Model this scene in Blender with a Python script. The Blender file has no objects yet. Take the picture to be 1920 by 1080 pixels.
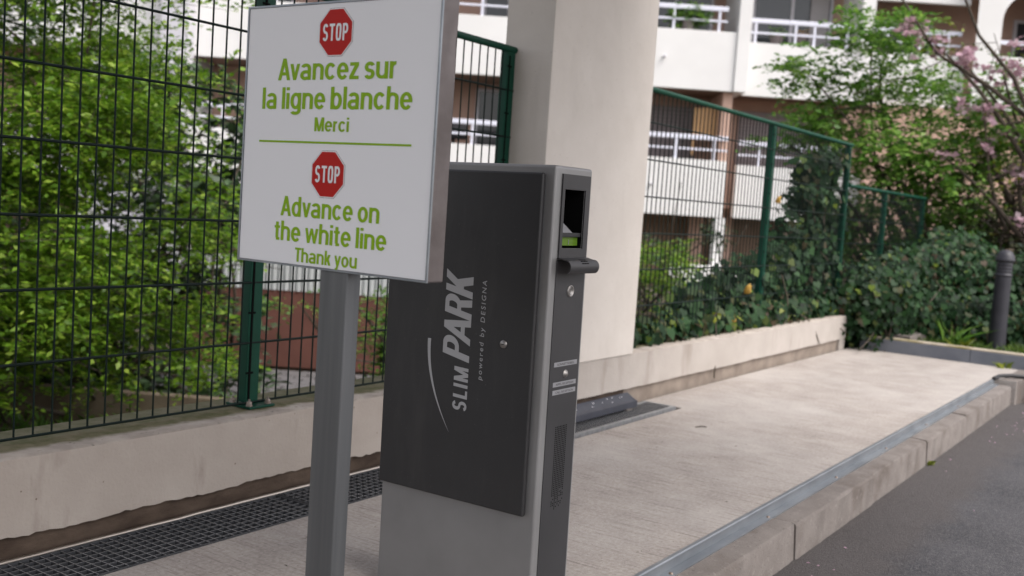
import bpy, bmesh, math, random
import numpy as np
from mathutils import Vector, Matrix, Euler
R = math.radians
sc = bpy.context.scene
COL = sc.collection

# ------------------------------------------------------------------ camera, world, sun, exposure
cam = bpy.data.cameras.new('camera'); co = bpy.data.objects.new('camera', cam); COL.objects.link(co)
cam.sensor_width = 36.0; cam.lens = 1950 / 1920 * 36.0
cam.clip_start = 0.05; cam.clip_end = 1500
co.matrix_world = Matrix(((0.566, 0.030, -0.824, 0), (-0.822, 0.101, -0.561, 0), (0.067, 0.994, 0.081, 1.0), (0, 0, 0, 1)))
_m = Matrix(((0.566, 0.030, -0.824), (-0.822, 0.101, -0.561), (0.067, 0.994, 0.081)))
co.matrix_world = Matrix.LocRotScale(Vector((0, 0, 1.0)), _m.to_quaternion().normalized(), None)
cam.dof.use_dof = True; cam.dof.focus_distance = 2.45; cam.dof.aperture_fstop = 4.1
sc.camera = co

w = bpy.data.worlds.new('World'); sc.world = w; w.use_nodes = True
nt = w.node_tree; bg = nt.nodes['Background']
sky = nt.nodes.new('ShaderNodeTexSky'); sky.sky_type = 'NISHITA'; sky.sun_disc = False
SUN_EL, SUN_AZ = 54, -92                     # azimuth of the sun, degrees from +X towards +Y
sky.sun_elevation = R(SUN_EL); sky.sun_rotation = R(90 - SUN_AZ); sky.dust_density = 3.0
hs = nt.nodes.new('ShaderNodeHueSaturation'); hs.inputs['Saturation'].default_value = 0.30
wm = nt.nodes.new('ShaderNodeMix'); wm.data_type = 'RGBA'; wm.blend_type = 'MULTIPLY'; wm.inputs[0].default_value = 1
wm.inputs[7].default_value = (1.0, 0.964, 0.964, 1)
nt.links.new(sky.outputs[0], hs.inputs['Color']); nt.links.new(hs.outputs[0], wm.inputs[6])
nt.links.new(wm.outputs[2], bg.inputs[0]); bg.inputs[1].default_value = 0.15

sd = bpy.data.lights.new('sun', 'SUN'); so = bpy.data.objects.new('sun', sd); COL.objects.link(so)
sd.energy = 0.95; sd.angle = R(35); sd.color = (1, 0.96, 0.9)
sv = Vector((math.cos(R(SUN_AZ)) * math.cos(R(SUN_EL)), math.sin(R(SUN_AZ)) * math.cos(R(SUN_EL)), math.sin(R(SUN_EL))))
so.rotation_euler = sv.to_track_quat('Z', 'Y').to_euler(); so.location = sv * 30
sc.view_settings.view_transform = 'Standard'; sc.view_settings.look = 'None'
sc.view_settings.exposure = 1.12; sc.view_settings.gamma = 1; sc.view_settings.use_curve_mapping = False

# ------------------------------------------------------------------ materials
def mat(name, base, rough=0.6, metal=0.0, spec=0.5):
    m = bpy.data.materials.new(name); m.use_nodes = True
    b = m.node_tree.nodes['Principled BSDF']
    b.inputs['Base Color'].default_value = (*base, 1); b.inputs['Roughness'].default_value = rough
    b.inputs['Metallic'].default_value = metal; b.inputs['Specular IOR Level'].default_value = spec
    return m
def N(m, t): return m.node_tree.nodes.new(t)
def LK(m, a, b): m.node_tree.links.new(a, b)
def coords(m, scale=(1, 1, 1)):
    tc = N(m, 'ShaderNodeTexCoord'); mp = N(m, 'ShaderNodeMapping'); mp.inputs['Scale'].default_value = scale
    LK(m, tc.outputs['Object'], mp.inputs['Vector']); return mp.outputs[0]
def noise(m, scale, detail=4, stretch=(1, 1, 1), rough=0.55):
    n = N(m, 'ShaderNodeTexNoise'); n.inputs['Scale'].default_value = scale; n.inputs['Detail'].default_value = detail
    n.inputs['Roughness'].default_value = rough
    LK(m, coords(m, stretch), n.inputs['Vector']); return n.outputs['Fac']
def ramp(m, fac, stops):
    r = N(m, 'ShaderNodeValToRGB'); e = r.color_ramp.elements
    while len(e) < len(stops): e.new(0.5)
    for i, (p, c) in enumerate(stops):
        e[i].position = p; e[i].color = (*c, 1) if len(c) == 3 else c
    LK(m, fac, r.inputs[0]); return r.outputs[0]
def mix(m, fac, a, b, mode='MIX'):
    n = N(m, 'ShaderNodeMix'); n.data_type = 'RGBA'; n.blend_type = mode
    for s, v in ((0, fac), (6, a), (7, b)):
        if isinstance(v, (int, float)): n.inputs[s].default_value = v
        elif isinstance(v, tuple): n.inputs[s].default_value = (*v, 1)
        else: LK(m, v, n.inputs[s])
    return n.outputs[2]
def setc(m, c): LK(m, c, m.node_tree.nodes['Principled BSDF'].inputs['Base Color'])
def bump(m, h, strength=0.3, dist=0.002):
    b = N(m, 'ShaderNodeBump'); b.inputs['Strength'].default_value = strength; b.inputs['Distance'].default_value = dist
    LK(m, h, b.inputs['Height']); LK(m, b.outputs[0], m.node_tree.nodes['Principled BSDF'].inputs['Normal'])
def math_(m, op, a, b):
    n = N(m, 'ShaderNodeMath'); n.operation = op
    for i, v in enumerate((a, b)):
        if isinstance(v, (int, float)): n.inputs[i].default_value = v
        else: LK(m, v, n.inputs[i])
    return n.outputs[0]

SPEC = {}
def mottled(name, c1, c2, scale, rough=0.8, bscale=None, bstr=0.3, bdist=0.002, stretch=(1, 1, 1), c3=None, s3=2.0, metal=0.0, lo=.35, hi=.65):
    m = mat(name, c1, rough, metal)
    c = ramp(m, noise(m, scale, 6, stretch), [(lo, c1), (hi, c2)])
    if c3: c = mix(m, ramp(m, noise(m, s3, 4), [(.52, (0, 0, 0)), (.68, (1, 1, 1))]), c, c3)
    setc(m, c)
    if bscale: bump(m, noise(m, bscale, 5, stretch), bstr, bdist)
    return m
M = {}
# platform concrete: broomed across, stained
m = mat('broomed concrete', (.45, .4, .36), .9); M['concrete'] = m
c = ramp(m, noise(m, 6, 6), [(.3, (.30, .265, .24)), (.7, (.40, .36, .325))])
st = noise(m, 9, 5, (6.5, .5, 1))
c = mix(m, ramp(m, st, [(.35, (.25, .25, .25)), (.5, (0, 0, 0))]), c, (.22, .18, .155))
st2 = noise(m, 20, 5, (4.5, .22, 1), .7)
c = mix(m, ramp(m, st2, [(.55, (0, 0, 0)), (.65, (.85, .85, .85))]), c, (.135, .11, .095))
c = mix(m, ramp(m, noise(m, 75, 4, (1, 1, 1), .7), [(.40, (.2, .2, .2)), (.5, (0, 0, 0)), (.60, (.22, .22, .22))]), c, ramp(m, noise(m, 75, 4, (1, 1, 1), .7), [(.48, (.17, .145, .125)), (.52, (.56, .52, .48))]))
c = mix(m, ramp(m, noise(m, 1.3, 4), [(.45, (0, 0, 0)), (.75, (.6, .6, .6))]), c, (.47, .44, .41))
vo = N(m, 'ShaderNodeTexVoronoi'); vo.inputs['Scale'].default_value = 45; LK(m, coords(m), vo.inputs['Vector'])
c = mix(m, ramp(m, vo.outputs['Distance'], [(.06, (.8, .8, .8)), (.12, (0, 0, 0))]), c, (.13, .11, .1))
setc(m, c); bump(m, math_(m, 'ADD', st2, math_(m, 'MULTIPLY', noise(m, 150, 3), .6)), .45, .0035)
# asphalt
m = mat('asphalt', (.05, .05, .05), .85); M['asphalt'] = m
vo = N(m, 'ShaderNodeTexVoronoi'); vo.inputs['Scale'].default_value = 170; LK(m, coords(m), vo.inputs['Vector'])
c = ramp(m, noise(m, 3, 5), [(.3, (.040, .040, .045)), (.7, (.068, .067, .073))])
c = mix(m, ramp(m, vo.outputs['Color'], [(.45, (0, 0, 0)), (.9, (.6, .6, .6))]), c, (.15, .145, .145))
sx = N(m, 'ShaderNodeSeparateXYZ'); LK(m, coords(m), sx.inputs[0])
g = ramp(m, math_(m, 'ADD', sx.outputs['Y'], math_(m, 'MULTIPLY', noise(m, 5, 4), .22)), [(.0, (0, 0, 0)), (1., (1, 1, 1))])
g = ramp(m, g, [(.88, (0, 0, 0)), (1., (.55, .55, .55))])
c = mix(m, g, c, (.080, .068, .062)); c = mix(m, ramp(m, noise(m, 9, 5), [(.68, (0, 0, 0)), (.78, (.5, .5, .5))]), c, (.025, .025, .027))
setc(m, c); bump(m, vo.outputs['Distance'], .8, .004)
M['asphalt'].node_tree.nodes['Principled BSDF'].inputs['Specular IOR Level'].default_value = .35
# render on walls, with stains
def stucco(name, a, b, dirt, amount=.5, bs=120, bd=.002):
    m = mat(name, a, .88)
    c = ramp(m, noise(m, 5, 6), [(.3, a), (.7, b)])
    c = mix(m, ramp(m, noise(m, 7, 5, (1, 1, .25)), [(.60, (0, 0, 0)), (.78, (amount,) * 3)]), c, dirt)
    v = N(m, 'ShaderNodeTexVoronoi'); v.inputs['Scale'].default_value = 22; LK(m, coords(m), v.inputs['Vector'])
    c = mix(m, ramp(m, v.outputs['Distance'], [(.045, (.9, .9, .9)), (.075, (0, 0, 0))]), c, dirt)
    setc(m, c); bump(m, math_(m, 'ADD', noise(m, bs, 4), math_(m, 'MULTIPLY', noise(m, 18, 4), 1.2)), .5, bd); return m
M['wall'] = stucco('pinkish painted render', (.37, .322, .28), (.43, .38, .335), (.16, .12, .09), .8, 90, .004)
M['pillar'] = stucco('cream pillar render', (.57, .525, .475), (.62, .575, .525), (.44, .40, .355), .4, 260, .003)
M['wall2'] = stucco('cream painted render', (.37, .335, .30), (.43, .39, .355), (.23, .19, .155), .6, 120, .003)
M['plinth'] = mottled('raw dark brown concrete', (.045, .028, .018), (.10, .07, .05), 7, .9, 60, .6, .004, (1, 1, 2))  # dark brown mottled colour for recessed feet and beds
m = mat('wall top, pale arris and mossy inside', (.3, .26, .22), .9); M['walltop2'] = m
sx = N(m, 'ShaderNodeSeparateXYZ'); LK(m, coords(m), sx.inputs[0])
g = math_(m, 'ADD', math_(m, 'MULTIPLY', math_(m, 'SUBTRACT', sx.outputs['Y'], 2.49), 5.5), math_(m, 'MULTIPLY', noise(m, 11, 5), .5))
c = ramp(m, noise(m, 14, 5), [(.35, (.40, .355, .31)), (.62, (.30, .26, .225))])
c = mix(m, ramp(m, noise(m, 30, 4), [(.62, (0, 0, 0)), (.70, (.9, .9, .9))]), c, (.12, .095, .08))
moss = ramp(m, noise(m, 24, 4), [(.35, (.085, .085, .030)), (.65, (.15, .13, .075))])
c = mix(m, ramp(m, g, [(.48, (0, 0, 0)), (.66, (1, 1, 1))]), c, moss); setc(m, c); bump(m, noise(m, 90, 4), .6, .003)
M['foot2'] = mottled('grimy bare concrete foot', (.26, .215, .175), (.17, .135, .11), 6, .9, 60, .4, .003)
M['walltop'] = mottled('mossy wall top', (.30, .26, .22), (.17, .15, .085), 9, .9, 80, .5, .003, c3=(.10, .115, .035), s3=5)
M['kerb'] = mottled('worn kerb concrete', (.19, .168, .152), (.15, .13, .117), 9, .9, 150, .6, .003, c3=(.115, .095, .082), s3=5)
M['galv'] = mottled('galvanised steel', (.23, .25, .27), (.32, .34, .36), 14, .45, 200, .1, .001, (.3, 1, 1), metal=.75)
M['alu'] = mat('worn aluminium strip', (.55, .49, .43), .4, .8)
M['grate'] = mottled('grating steel', (.045, .048, .054), (.075, .078, .084), 20, .6, metal=.3)
M['barpale'] = mottled('pale grating edge', (.24, .245, .25), (.36, .365, .37), 30, .5, metal=.5)
M['fgreen'] = mottled('green plastic coated steel', (.001, .040, .022), (.002, .050, .029), 12, .5)
M['wire'] = mottled('dark green coated wire', (.0008, .007, .005), (.0015, .010, .007), 12, .6)
for k_ in ('fgreen', 'wire'): M[k_].node_tree.nodes['Principled BSDF'].inputs['Specular IOR Level'].default_value = .22
M['black'] = mat('black plastic', (.012, .012, .013), .5)
M['bolt'] = mottled('rusty bolt steel', (.22, .16, .12), (.34, .30, .27), 90, .5, metal=.6)
M['signface'] = mat('white sign film', (.82, .82, .835), .45)
M['signmetal'] = mottled('dull aluminium casing', (.13, .11, .105), (.20, .175, .17), 9, .5, 30, .25, .004, metal=.6)
M['lgreen'] = mat('lime green vinyl', (.24, .43, .004), .55, 0, .25)
M['red'] = mat('red vinyl', (.46, .012, .008), .55, 0, .2)
M['white'] = mat('white vinyl', (.78, .77, .78), .4)
M['post'] = mottled('grey galvanised post', (.125, .13, .134), (.17, .175, .18), 5, .5, 90, .12, .001, (6, 6, .2), metal=.7)
m = mat('dark powder coat', (.022, .021, .022), .5); M['dark'] = m
c = ramp(m, noise(m, 6, 3), [(.3, (.018, .0175, .0185)), (.7, (.023, .0225, .0235))])
c = mix(m, ramp(m, noise(m, 5, 6, (1, 3, .5), .7), [(.5, (0, 0, 0)), (.75, (.22, .22, .22))]), c, (.075, .07, .065))
c = mix(m, ramp(m, noise(m, 160, 2), [(.70, (0, 0, 0)), (.76, (.5, .5, .5))]), c, (.09, .085, .08)); setc(m, c)
LK(m, ramp(m, noise(m, 4, 5), [(.3, (.42, .42, .42)), (.7, (.6, .6, .6))]), m.node_tree.nodes['Principled BSDF'].inputs['Roughness']); bump(m, noise(m, 700, 2), .35, .0006)
m = mat('silver powder coat', (.17, .168, .168), .42, .35); M['silver'] = m
setc(m, ramp(m, noise(m, 5, 4), [(.3, (.225, .222, .22)), (.7, (.265, .262, .26))])); bump(m, noise(m, 800, 2), .25, .0005)
M['print'] = mat('silver print', (.34, .34, .345), .45)
M['fascia'] = mottled('anthracite fascia', (.028, .0275, .029), (.036, .035, .037), 5, .5, 500, .2, .0005)
M['chrome'] = mat('brushed steel', (.55, .53, .5), .28, 1)
M['steel'] = mat('dull steel', (.30, .285, .27), .42, .85)
M['label'] = mat('grey label', (.24, .24, .25), .5)
M['ink'] = mat('dark print', (.03, .03, .03), .6)
M['void'] = mat('dark hollow', (.003, .003, .003), .9, 0, .1)
m = mat('green display', (.10, .19, .02), .15); M['lcd'] = m
M['flash'] = mottled('blue grey painted concrete', (.115, .128, .155), (.155, .168, .195), 5, .7, 60, .2, .002)
M['cap'] = mottled('pale kerb edge', (.42, .36, .29), (.30, .26, .18), 12, .9, c3=(.18, .15, .04), s3=3)
M['coverblue'] = mottled('dark blue grey steel cover', (.030, .033, .045), (.048, .051, .066), 8, .45)
M['boll'] = mottled('dark bollard paint', (.017, .017, .024), (.026, .026, .034), 8, .5, 100, .3, .002)
M['bwhite'] = mottled('white facade render', (.69, .685, .67), (.75, .745, .73), .8, .85)
M['bgrey'] = mottled('pale grey facade render', (.52, .51, .55), (.6, .59, .62), .8, .85)
M['bpink'] = mottled('salmon facade render', (.46, .30, .235), (.53, .36, .285), 1.1, .85)
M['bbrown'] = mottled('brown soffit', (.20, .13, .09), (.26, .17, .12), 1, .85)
M['shutter'] = mat('grey roller shutter', (.27, .23, .235), .6)
M['rail'] = mat('white painted rail', (.70, .71, .80), .4)
M['glass'] = mat('dark window glass', (.05, .055, .06), .08)
M['curtain'] = mat('pale curtain', (.42, .40, .40), .9)
M['terra'] = mottled('terracotta render', (.115, .045, .033), (.15, .060, .044), 2, .85, 20, .3, .01)
M['panel'] = mat('grey white corrugated panel', (.48, .50, .50), .6)
M['soil'] = mottled('dark soil', (.06, .045, .03), (.11, .085, .06), 3, .95, 12, .8, .03, c3=(.05, .075, .02), s3=1.2)
M['edging'] = mottled('weathered garden edging', (.11, .08, .055), (.18, .145, .10), 3, .9, 20, .5, .01)
M['paver'] = mottled('grey paver', (.10, .098, .10), (.15, .14, .14), 5, .85, 40, .4, .004)
M['bark'] = mottled('grey brown bark', (.045, .035, .026), (.09, .07, .05), 25, .9, 40, .6, .01, (1, 1, .3))
M['soffit'] = mottled('grey soffit concrete', (.22, .20, .19), (.28, .26, .25), 2, .9)
M['tan'] = mottled('varnished tan wood', (.52, .30, .13), (.62, .38, .18), 6, .6, stretch=(1, 1, .1))
M['petal'] = mat('pink petal', (.62, .36, .50), .7)
M['terrace'] = mat('dark cloth', (.03, .03, .035), .8)

def leafmat(name, stops, trans=.35, rough=.45, spec=.4):
    m = mat(name, (.1, .2, .03), rough, 0, spec); nt = m.node_tree
    gi = N(m, 'ShaderNodeNewGeometry')
    c = ramp(m, gi.outputs['Random Per Island'], stops)
    c = mix(m, ramp(m, noise(m, 1.6, 3), [(.35, (0, 0, 0)), (.7, (.4, .4, .4))]), c, c, 'MULTIPLY')
    setc(m, c)
    tr = N(m, 'ShaderNodeBsdfTranslucent'); ms = N(m, 'ShaderNodeMixShader'); ms.inputs[0].default_value = trans
    LK(m, c, tr.inputs['Color']); b = nt.nodes['Principled BSDF']; out = nt.nodes['Material Output']
    LK(m, b.outputs[0], ms.inputs[1]); LK(m, tr.outputs[0], ms.inputs[2]); LK(m, ms.outputs[0], out.inputs[0]); return m
M['leaf_bright'] = leafmat('bright spring leaves', [(0, (.08, .165, .014)), (.4, (.12, .25, .016)), (.75, (.22, .37, .03)), (1, (.38, .50, .08))], .45)
M['leaf_maple'] = leafmat('fresh green leaves', [(0, (.06, .15, .022)), (.5, (.13, .28, .04)), (1, (.27, .43, .08))], .45)
M['leaf_dark'] = leafmat('dark glossy leaves', [(0, (.03, .06, .022)), (.6, (.06, .11, .045)), (1, (.10, .16, .08))], .15, .45, .3)
M['leaf_ivy'] = leafmat('ivy leaves', [(0, (.005, .017, .006)), (.42, (.013, .042, .013)), (.84, (.032, .082, .026)), (.93, (.075, .05, .032)), (.985, (.07, .12, .02)), (1, (.2, .27, .03))], .15, .5, .16)
M['leaf_brown'] = leafmat('dark reddish foliage', [(0, (.014, .012, .008)), (.4, (.04, .032, .022)), (.5, (.035, .055, .02)), (.85, (.06, .085, .03)), (1, (.10, .05, .035))], .2)
M['leaf_yellow'] = leafmat('yellow green young leaves', [(0, (.07, .11, .01)), (.6, (.16, .21, .02)), (1, (.28, .30, .03))], .35)
M['blossom'] = leafmat('pink cherry blossom', [(0, (.48, .30, .36)), (.6, (.64, .44, .51)), (1, (.78, .63, .67))], .35)
M['leaf_tan'] = leafmat('dead yellow leaf', [(0, (.5, .3, .05)), (1, (.6, .38, .08))], .2)
M['grass'] = leafmat('grass blades', [(0, (.06, .12, .02)), (1, (.16, .26, .04))], .35)

# ------------------------------------------------------------------ object helpers
def tag(o, label=None, cat=None, group=None, kind=None):
    if label: o['label'] = label
    if cat: o['category'] = cat
    if group: o['group'] = group
    if kind: o['kind'] = kind
    return o
def empty(name, loc=(0, 0, 0), rz=0, label=None, cat=None, group=None):
    o = bpy.data.objects.new(name, None); COL.objects.link(o); o.location = loc; o.rotation_euler = (0, 0, rz)
    o.empty_display_size = .1
    return tag(o, label, cat, group)
class MB:
    """collects shapes, builds one mesh object"""
    def __init__(s): s.v = []; s.f = []; s.sm = []
    def add(s, v, f, smooth=False):
        b = len(s.v); s.v += [tuple(p) for p in v]; s.f += [tuple(b + i for i in q) for q in f]; s.sm += [smooth] * len(f); return s
    def box(s, x0, x1, y0, y1, z0, z1):
        v = [(x, y, z) for z in (z0, z1) for y in (y0, y1) for x in (x0, x1)]
        return s.add(v, [(0, 2, 3, 1), (4, 5, 7, 6), (0, 1, 5, 4), (2, 6, 7, 3), (0, 4, 6, 2), (1, 3, 7, 5)])
    def prism(s, prof, axis, a, b):
        """closed 2-D profile extruded along axis 'x','y','z' from a to b"""
        n = len(prof); P = {'x': lambda p, t: (t, p[0], p[1]), 'y': lambda p, t: (p[0], t, p[1]), 'z': lambda p, t: (p[0], p[1], t)}[axis]
        v = [P(p, a) for p in prof] + [P(p, b) for p in prof]
        return s.add(v, [tuple(range(n))[::-1], tuple(range(n, 2 * n))] + [(i, (i + 1) % n, n + (i + 1) % n, n + i) for i in range(n)])
    def tube(s, pts, rad, n=6, cap=True):
        pts = [Vector(p) for p in pts]; rad = rad if hasattr(rad, '__len__') else [rad] * len(pts)
        v = []; prev = None
        for i, p in enumerate(pts):
            t = (pts[min(i + 1, len(pts) - 1)] - pts[max(i - 1, 0)]).normalized()
            a = (prev - t * prev.dot(t)) if prev else (Vector((0, 0, 1)) if abs(t.z) < .9 else Vector((1, 0, 0)))
            a = (a - t * a.dot(t)).normalized(); prev = a; b = t.cross(a)
            v += [p + (a * math.cos(k * 2 * math.pi / n) + b * math.sin(k * 2 * math.pi / n)) * rad[i] for k in range(n)]
        f = [(i * n + k, i * n + (k + 1) % n, (i + 1) * n + (k + 1) % n, (i + 1) * n + k) for i in range(len(pts) - 1) for k in range(n)]
        s.add(v, f, True)
        if cap: s.add(v[:n], [tuple(range(n))[::-1]]); s.add(v[-n:], [tuple(range(n))])
        return s
    def lathe(s, prof, center=(0, 0, 0), axis='z', n=32):
        """prof: list of (radius, height)"""
        v = []; cx, cy, cz = center
        for r, h in prof:
            for k in range(n):
                a = 2 * math.pi * k / n; c_, s_ = r * math.cos(a), r * math.sin(a)
                v.append((cx + c_, cy + s_, cz + h) if axis == 'z' else (cx + c_, cy - h, cz + s_) if axis == '-y' else (cx - h, cy + c_, cz + s_))
        f = [(i * n + k, i * n + (k + 1) % n, (i + 1) * n + (k + 1) % n, (i + 1) * n + k) for i in range(len(prof) - 1) for k in range(n)]
        return s.add(v, f, True)
    def build(s, name, m, parent=None, bevel=0, seg=2, link=True):
        me = bpy.data.meshes.new(name); me.from_pydata(s.v, [], s.f)
        me.polygons.foreach_set('use_smooth', s.sm); me.materials.append(m); me.update()
        bm = bmesh.new(); bm.from_mesh(me)
        if bevel:
            bmesh.ops.remove_doubles(bm, verts=bm.verts, dist=1e-6)
            es = [e for e in bm.edges if len(e.link_faces) == 2 and e.calc_face_angle(0) > .5]
            bmesh.ops.bevel(bm, geom=es, offset=bevel, segments=seg, profile=.5, affect='EDGES', clamp_overlap=True)
            for f in bm.faces: f.smooth = True
        bmesh.ops.recalc_face_normals(bm, faces=bm.faces)
        bm.to_mesh(me); bm.free()
        if bevel:
            try: me.set_sharp_from_angle(angle=R(35))
            except Exception: pass
        o = bpy.data.objects.new(name, me)
        if link: COL.objects.link(o)
        if parent: o.parent = parent
        if bevel: wn = o.modifiers.new('weighted normals', 'WEIGHTED_NORMAL'); wn.keep_sharp = True
        return o
def box(name, m, x0, x1, y0, y1, z0, z1, parent=None, bevel=0, seg=2): return MB().box(x0, x1, y0, y1, z0, z1).build(name, m, parent, bevel, seg)
def inst(o, loc, parent=None, rot=None, scale=None):
    c = o.copy(); COL.objects.link(c); c.location = loc
    if rot: c.rotation_euler = rot
    if scale: c.scale = scale
    c.parent = parent if parent else o.parent
    return c
def text(name, body, m, parent, origin, right, up, width, height, bold=0.0, shear=0.0, spacing=1.0, thick=.0006, xh=False):
    """lettering fitted into width x height, standing on the baseline at origin; right/up are world axes"""
    cu = bpy.data.curves.new(name, 'FONT'); cu.body = body; cu.size = 1; cu.offset = bold; cu.shear = shear; cu.space_character = spacing
    cu.resolution_u = 4
    t = bpy.data.objects.new(name, cu); COL.objects.link(t)
    bpy.context.view_layer.update()
    dg = bpy.context.evaluated_depsgraph_get(); me = bpy.data.meshes.new_from_object(t.evaluated_get(dg)); bpy.data.objects.remove(t)
    n = len(me.vertices); a = np.empty(n * 3); me.vertices.foreach_get('co', a); a = a.reshape(-1, 3)
    x0, x1 = a[:, 0].min(), a[:, 0].max(); cap = .73 + bold        # capital height of the built-in font
    sx = width / (x1 - x0); sy = height / cap
    r = Vector(right); u = Vector(up); nrm = r.cross(u)
    out = np.array(origin)[None] + np.outer((a[:, 0] - x0) * sx, r) + np.outer(a[:, 1] * sy, u) + np.outer(np.full(n, thick), nrm)
    me.vertices.foreach_set('co', out.ravel()); me.materials.clear(); me.materials.append(m)
    bm = bmesh.new(); bm.from_mesh(me)
    ret = bmesh.ops.extrude_face_region(bm, geom=bm.faces[:])
    for v in [g for g in ret['geom'] if isinstance(g, bmesh.types.BMVert)]: v.co -= nrm * (thick - .0001)
    bmesh.ops.recalc_face_normals(bm, faces=bm.faces); bm.to_mesh(me); bm.free()
    o = bpy.data.objects.new(name, me); COL.objects.link(o); o.parent = parent; return o
def grotesque():
    """condensed bold grotesque letters as quads in a unit where capitals are 1 high"""
    S, T, X = .19, .15, .74; G = {}
    def rect(a, b, c, d): return [[(a, b), (c, b), (c, d), (a, d)]]
    def par(x0, y0, x1, y1, w=.19): return [[(x0 - w / 2, y0), (x0 + w / 2, y0), (x1 + w / 2, y1), (x1 - w / 2, y1)]]
    def arc(cx, cy, rx, ry, a0, a1, e=.97):
        n = max(4, int(abs(a1 - a0) / 12)); q = []
        def pt(a, sx, sy): c, s_ = math.cos(R(a)), math.sin(R(a)); return (cx + sx * math.copysign(abs(c) ** e, c), cy + sy * math.copysign(abs(s_) ** e, s_))
        for i in range(n):
            a, b = a0 + (a1 - a0) * i / n, a0 + (a1 - a0) * (i + 1) / n
            q.append([pt(a, rx - S / 2, ry - T / 2), pt(a, rx + S / 2, ry + T / 2), pt(b, rx + S / 2, ry + T / 2), pt(b, rx - S / 2, ry - T / 2)])
        return q
    ry = (X - T) / 2 + .01; cy = X / 2; rx = .218; cx = S / 2 + rx; W_ = 2 * rx + S; yt = X - T / 2 - .19
    stem = lambda x, a, b: rect(x, a, x + S, b)
    G['o'] = (arc(cx, cy, rx, ry, 0, 360), W_); G['c'] = (arc(cx, cy, rx, ry, 38, 322), W_ - .02)
    G['e'] = (arc(cx, cy, rx, ry, 0, 322) + rect(.14, .31, W_ - .001, .31 + T * .85), W_)
    G['b'] = (arc(cx, cy, rx, ry, 0, 360) + stem(0, 0, 1), W_); G['d'] = (arc(cx, cy, rx, ry, 0, 360) + stem(W_ - S, 0, 1), W_)
    G['g'] = (arc(cx, cy, rx, ry, 0, 360) + stem(W_ - S, -.08, X) + arc(cx, -.07, rx, .125, 0, -155), W_)
    G['n'] = (stem(0, 0, X) + arc(cx, yt, rx, .19, 0, 165) + stem(W_ - S, 0, yt), W_); G['h'] = (stem(0, 0, 1) + arc(cx, yt, rx, .19, 0, 165) + stem(W_ - S, 0, yt), W_)
    G['u'] = (stem(W_ - S, 0, X) + arc(cx, X - yt, rx, .19, 180, 345) + stem(0, X - yt, X), W_)
    G['r'] = (stem(0, 0, X) + arc(cx + .01, yt, rx, .19, 88, 165), .37)
    G['a'] = (arc(cx - .01, X - T / 2 - .15, rx - .02, .155, 0, 158) + stem(W_ - S - .02, 0, X - T / 2 - .15) + arc(cx - .035, .215, rx - .03, .15, 82, 325) + rect(cx - .04, .215 + .15 - T / 2, W_ - S / 2, .215 + .15 + T / 2), W_)
    G['l'] = (stem(0, 0, 1), S); G['i'] = (stem(0, 0, X) + rect(0, .86, S, 1), S)
    G['v'] = (par(.285, 0, .09, X, .18) + par(.285, 0, .48, X, .18), .57); G['w'] = (par(.24, 0, .085, X, .17) + par(.24, 0, .43, X, .15) + par(.62, 0, .43, X, .15) + par(.62, 0, .775, X, .17), .86)
    G['y'] = (par(.285, .02, .09, X, .18) + par(.215, -.22, .48, X, .18) + rect(.07, -.25, .25, -.12), .57)
    G['z'] = (rect(.02, X - T, .49, X) + rect(0, 0, .50, T) + par(.11, T * .9, .38, X - T * .9, .22), .50)
    G['s'] = (arc(.26, .515 + .0075, .172, .152, 22, 270) + arc(.26, .215, .177, .152, 90, -160), .52)
    G['k'] = (stem(0, 0, 1) + par(.19, .25, .41, X, .21) + par(.44, 0, .27, .42, .21), .54)
    G['t'] = (rect(.08, .12, .08 + S, .93) + rect(0, X - T * .85, .36, X) + rect(.12, 0, .36, T * .9), .37)
    G['A'] = (par(.095, 0, .36, 1, .19) + par(.625, 0, .36, 1, .19) + rect(.19, .22, .52, .22 + T), .72)
    G['M'] = (stem(0, 0, 1) + stem(.62, 0, 1) + par(.4025, 0, .12, 1, .2) + par(.4025, 0, .685, 1, .2), .805)
    G['T'] = (rect(0, 1 - T, .56, 1) + stem(.28 - S / 2, 0, 1 - T), .56)
    G['P'] = (stem(0, 0, 1) + rect(.1, 1 - T, .30, 1) + rect(.1, .40, .30, .40 + T) + arc(.30, .70, .17, .2275, 90, -90), .565)
    G['R'] = (G['P'][0] + par(.485, 0, .36, .45, .2), .59)
    G['K'] = (stem(0, 0, 1) + par(.18, .34, .48, 1, .23) + par(.51, 0, .29, .58, .23), .62)
    G['S'] = (arc(.27, .7175, .175, .2175, 25, 270) + arc(.27, .2825, .18, .2175, 90, -155), .55)
    G['L'] = (stem(0, 0, 1) + rect(.1, 0, .47, T), .47); G['I'] = (stem(0, 0, 1), S)
    G['O'] = (arc(.28, .5, .19, .435, 0, 360, .6), .56)
    return G
GLYPHS = grotesque()
def letters(body, m, parent, origin, right, up, width, height, shear=0.0, gap=.068, thick=.0004, sc_first=None):
    """flat printed lettering fitted into width x height on a wall; every stroke a hair above the one before"""
    x = 0; out = []; prev_ = ''
    for ch_ in body:
        if ch_ == ' ': x += .24; prev_ = ''; continue
        q, w_ = GLYPHS[ch_]; x -= {'Av': .09, 'Ad': .03, 'Th': .03, 'nc': .01, 'va': .03, 'ez': .01, 'LI': .02, 'AR': .04, 'PA': .12, 'wh': .02, 'yo': .03}.get(prev_ + ch_, 0); prev_ = ch_; out.append((x, q)); x += w_ + gap
    tot = x - gap; sx = width / (tot + shear); r = Vector(right); u = Vector(up); nrm = r.cross(u); o = Vector(origin); mb = MB()
    for gx, qs in out:
        for i, q in enumerate(qs):
            mb.add([o + r * ((gx + a + shear * b) * sx) + u * (b * height) + nrm * (thick + .000012 * i) for a, b in q], [(0, 1, 2, 3)])
    return mb.build('lettering', m, parent)
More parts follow.
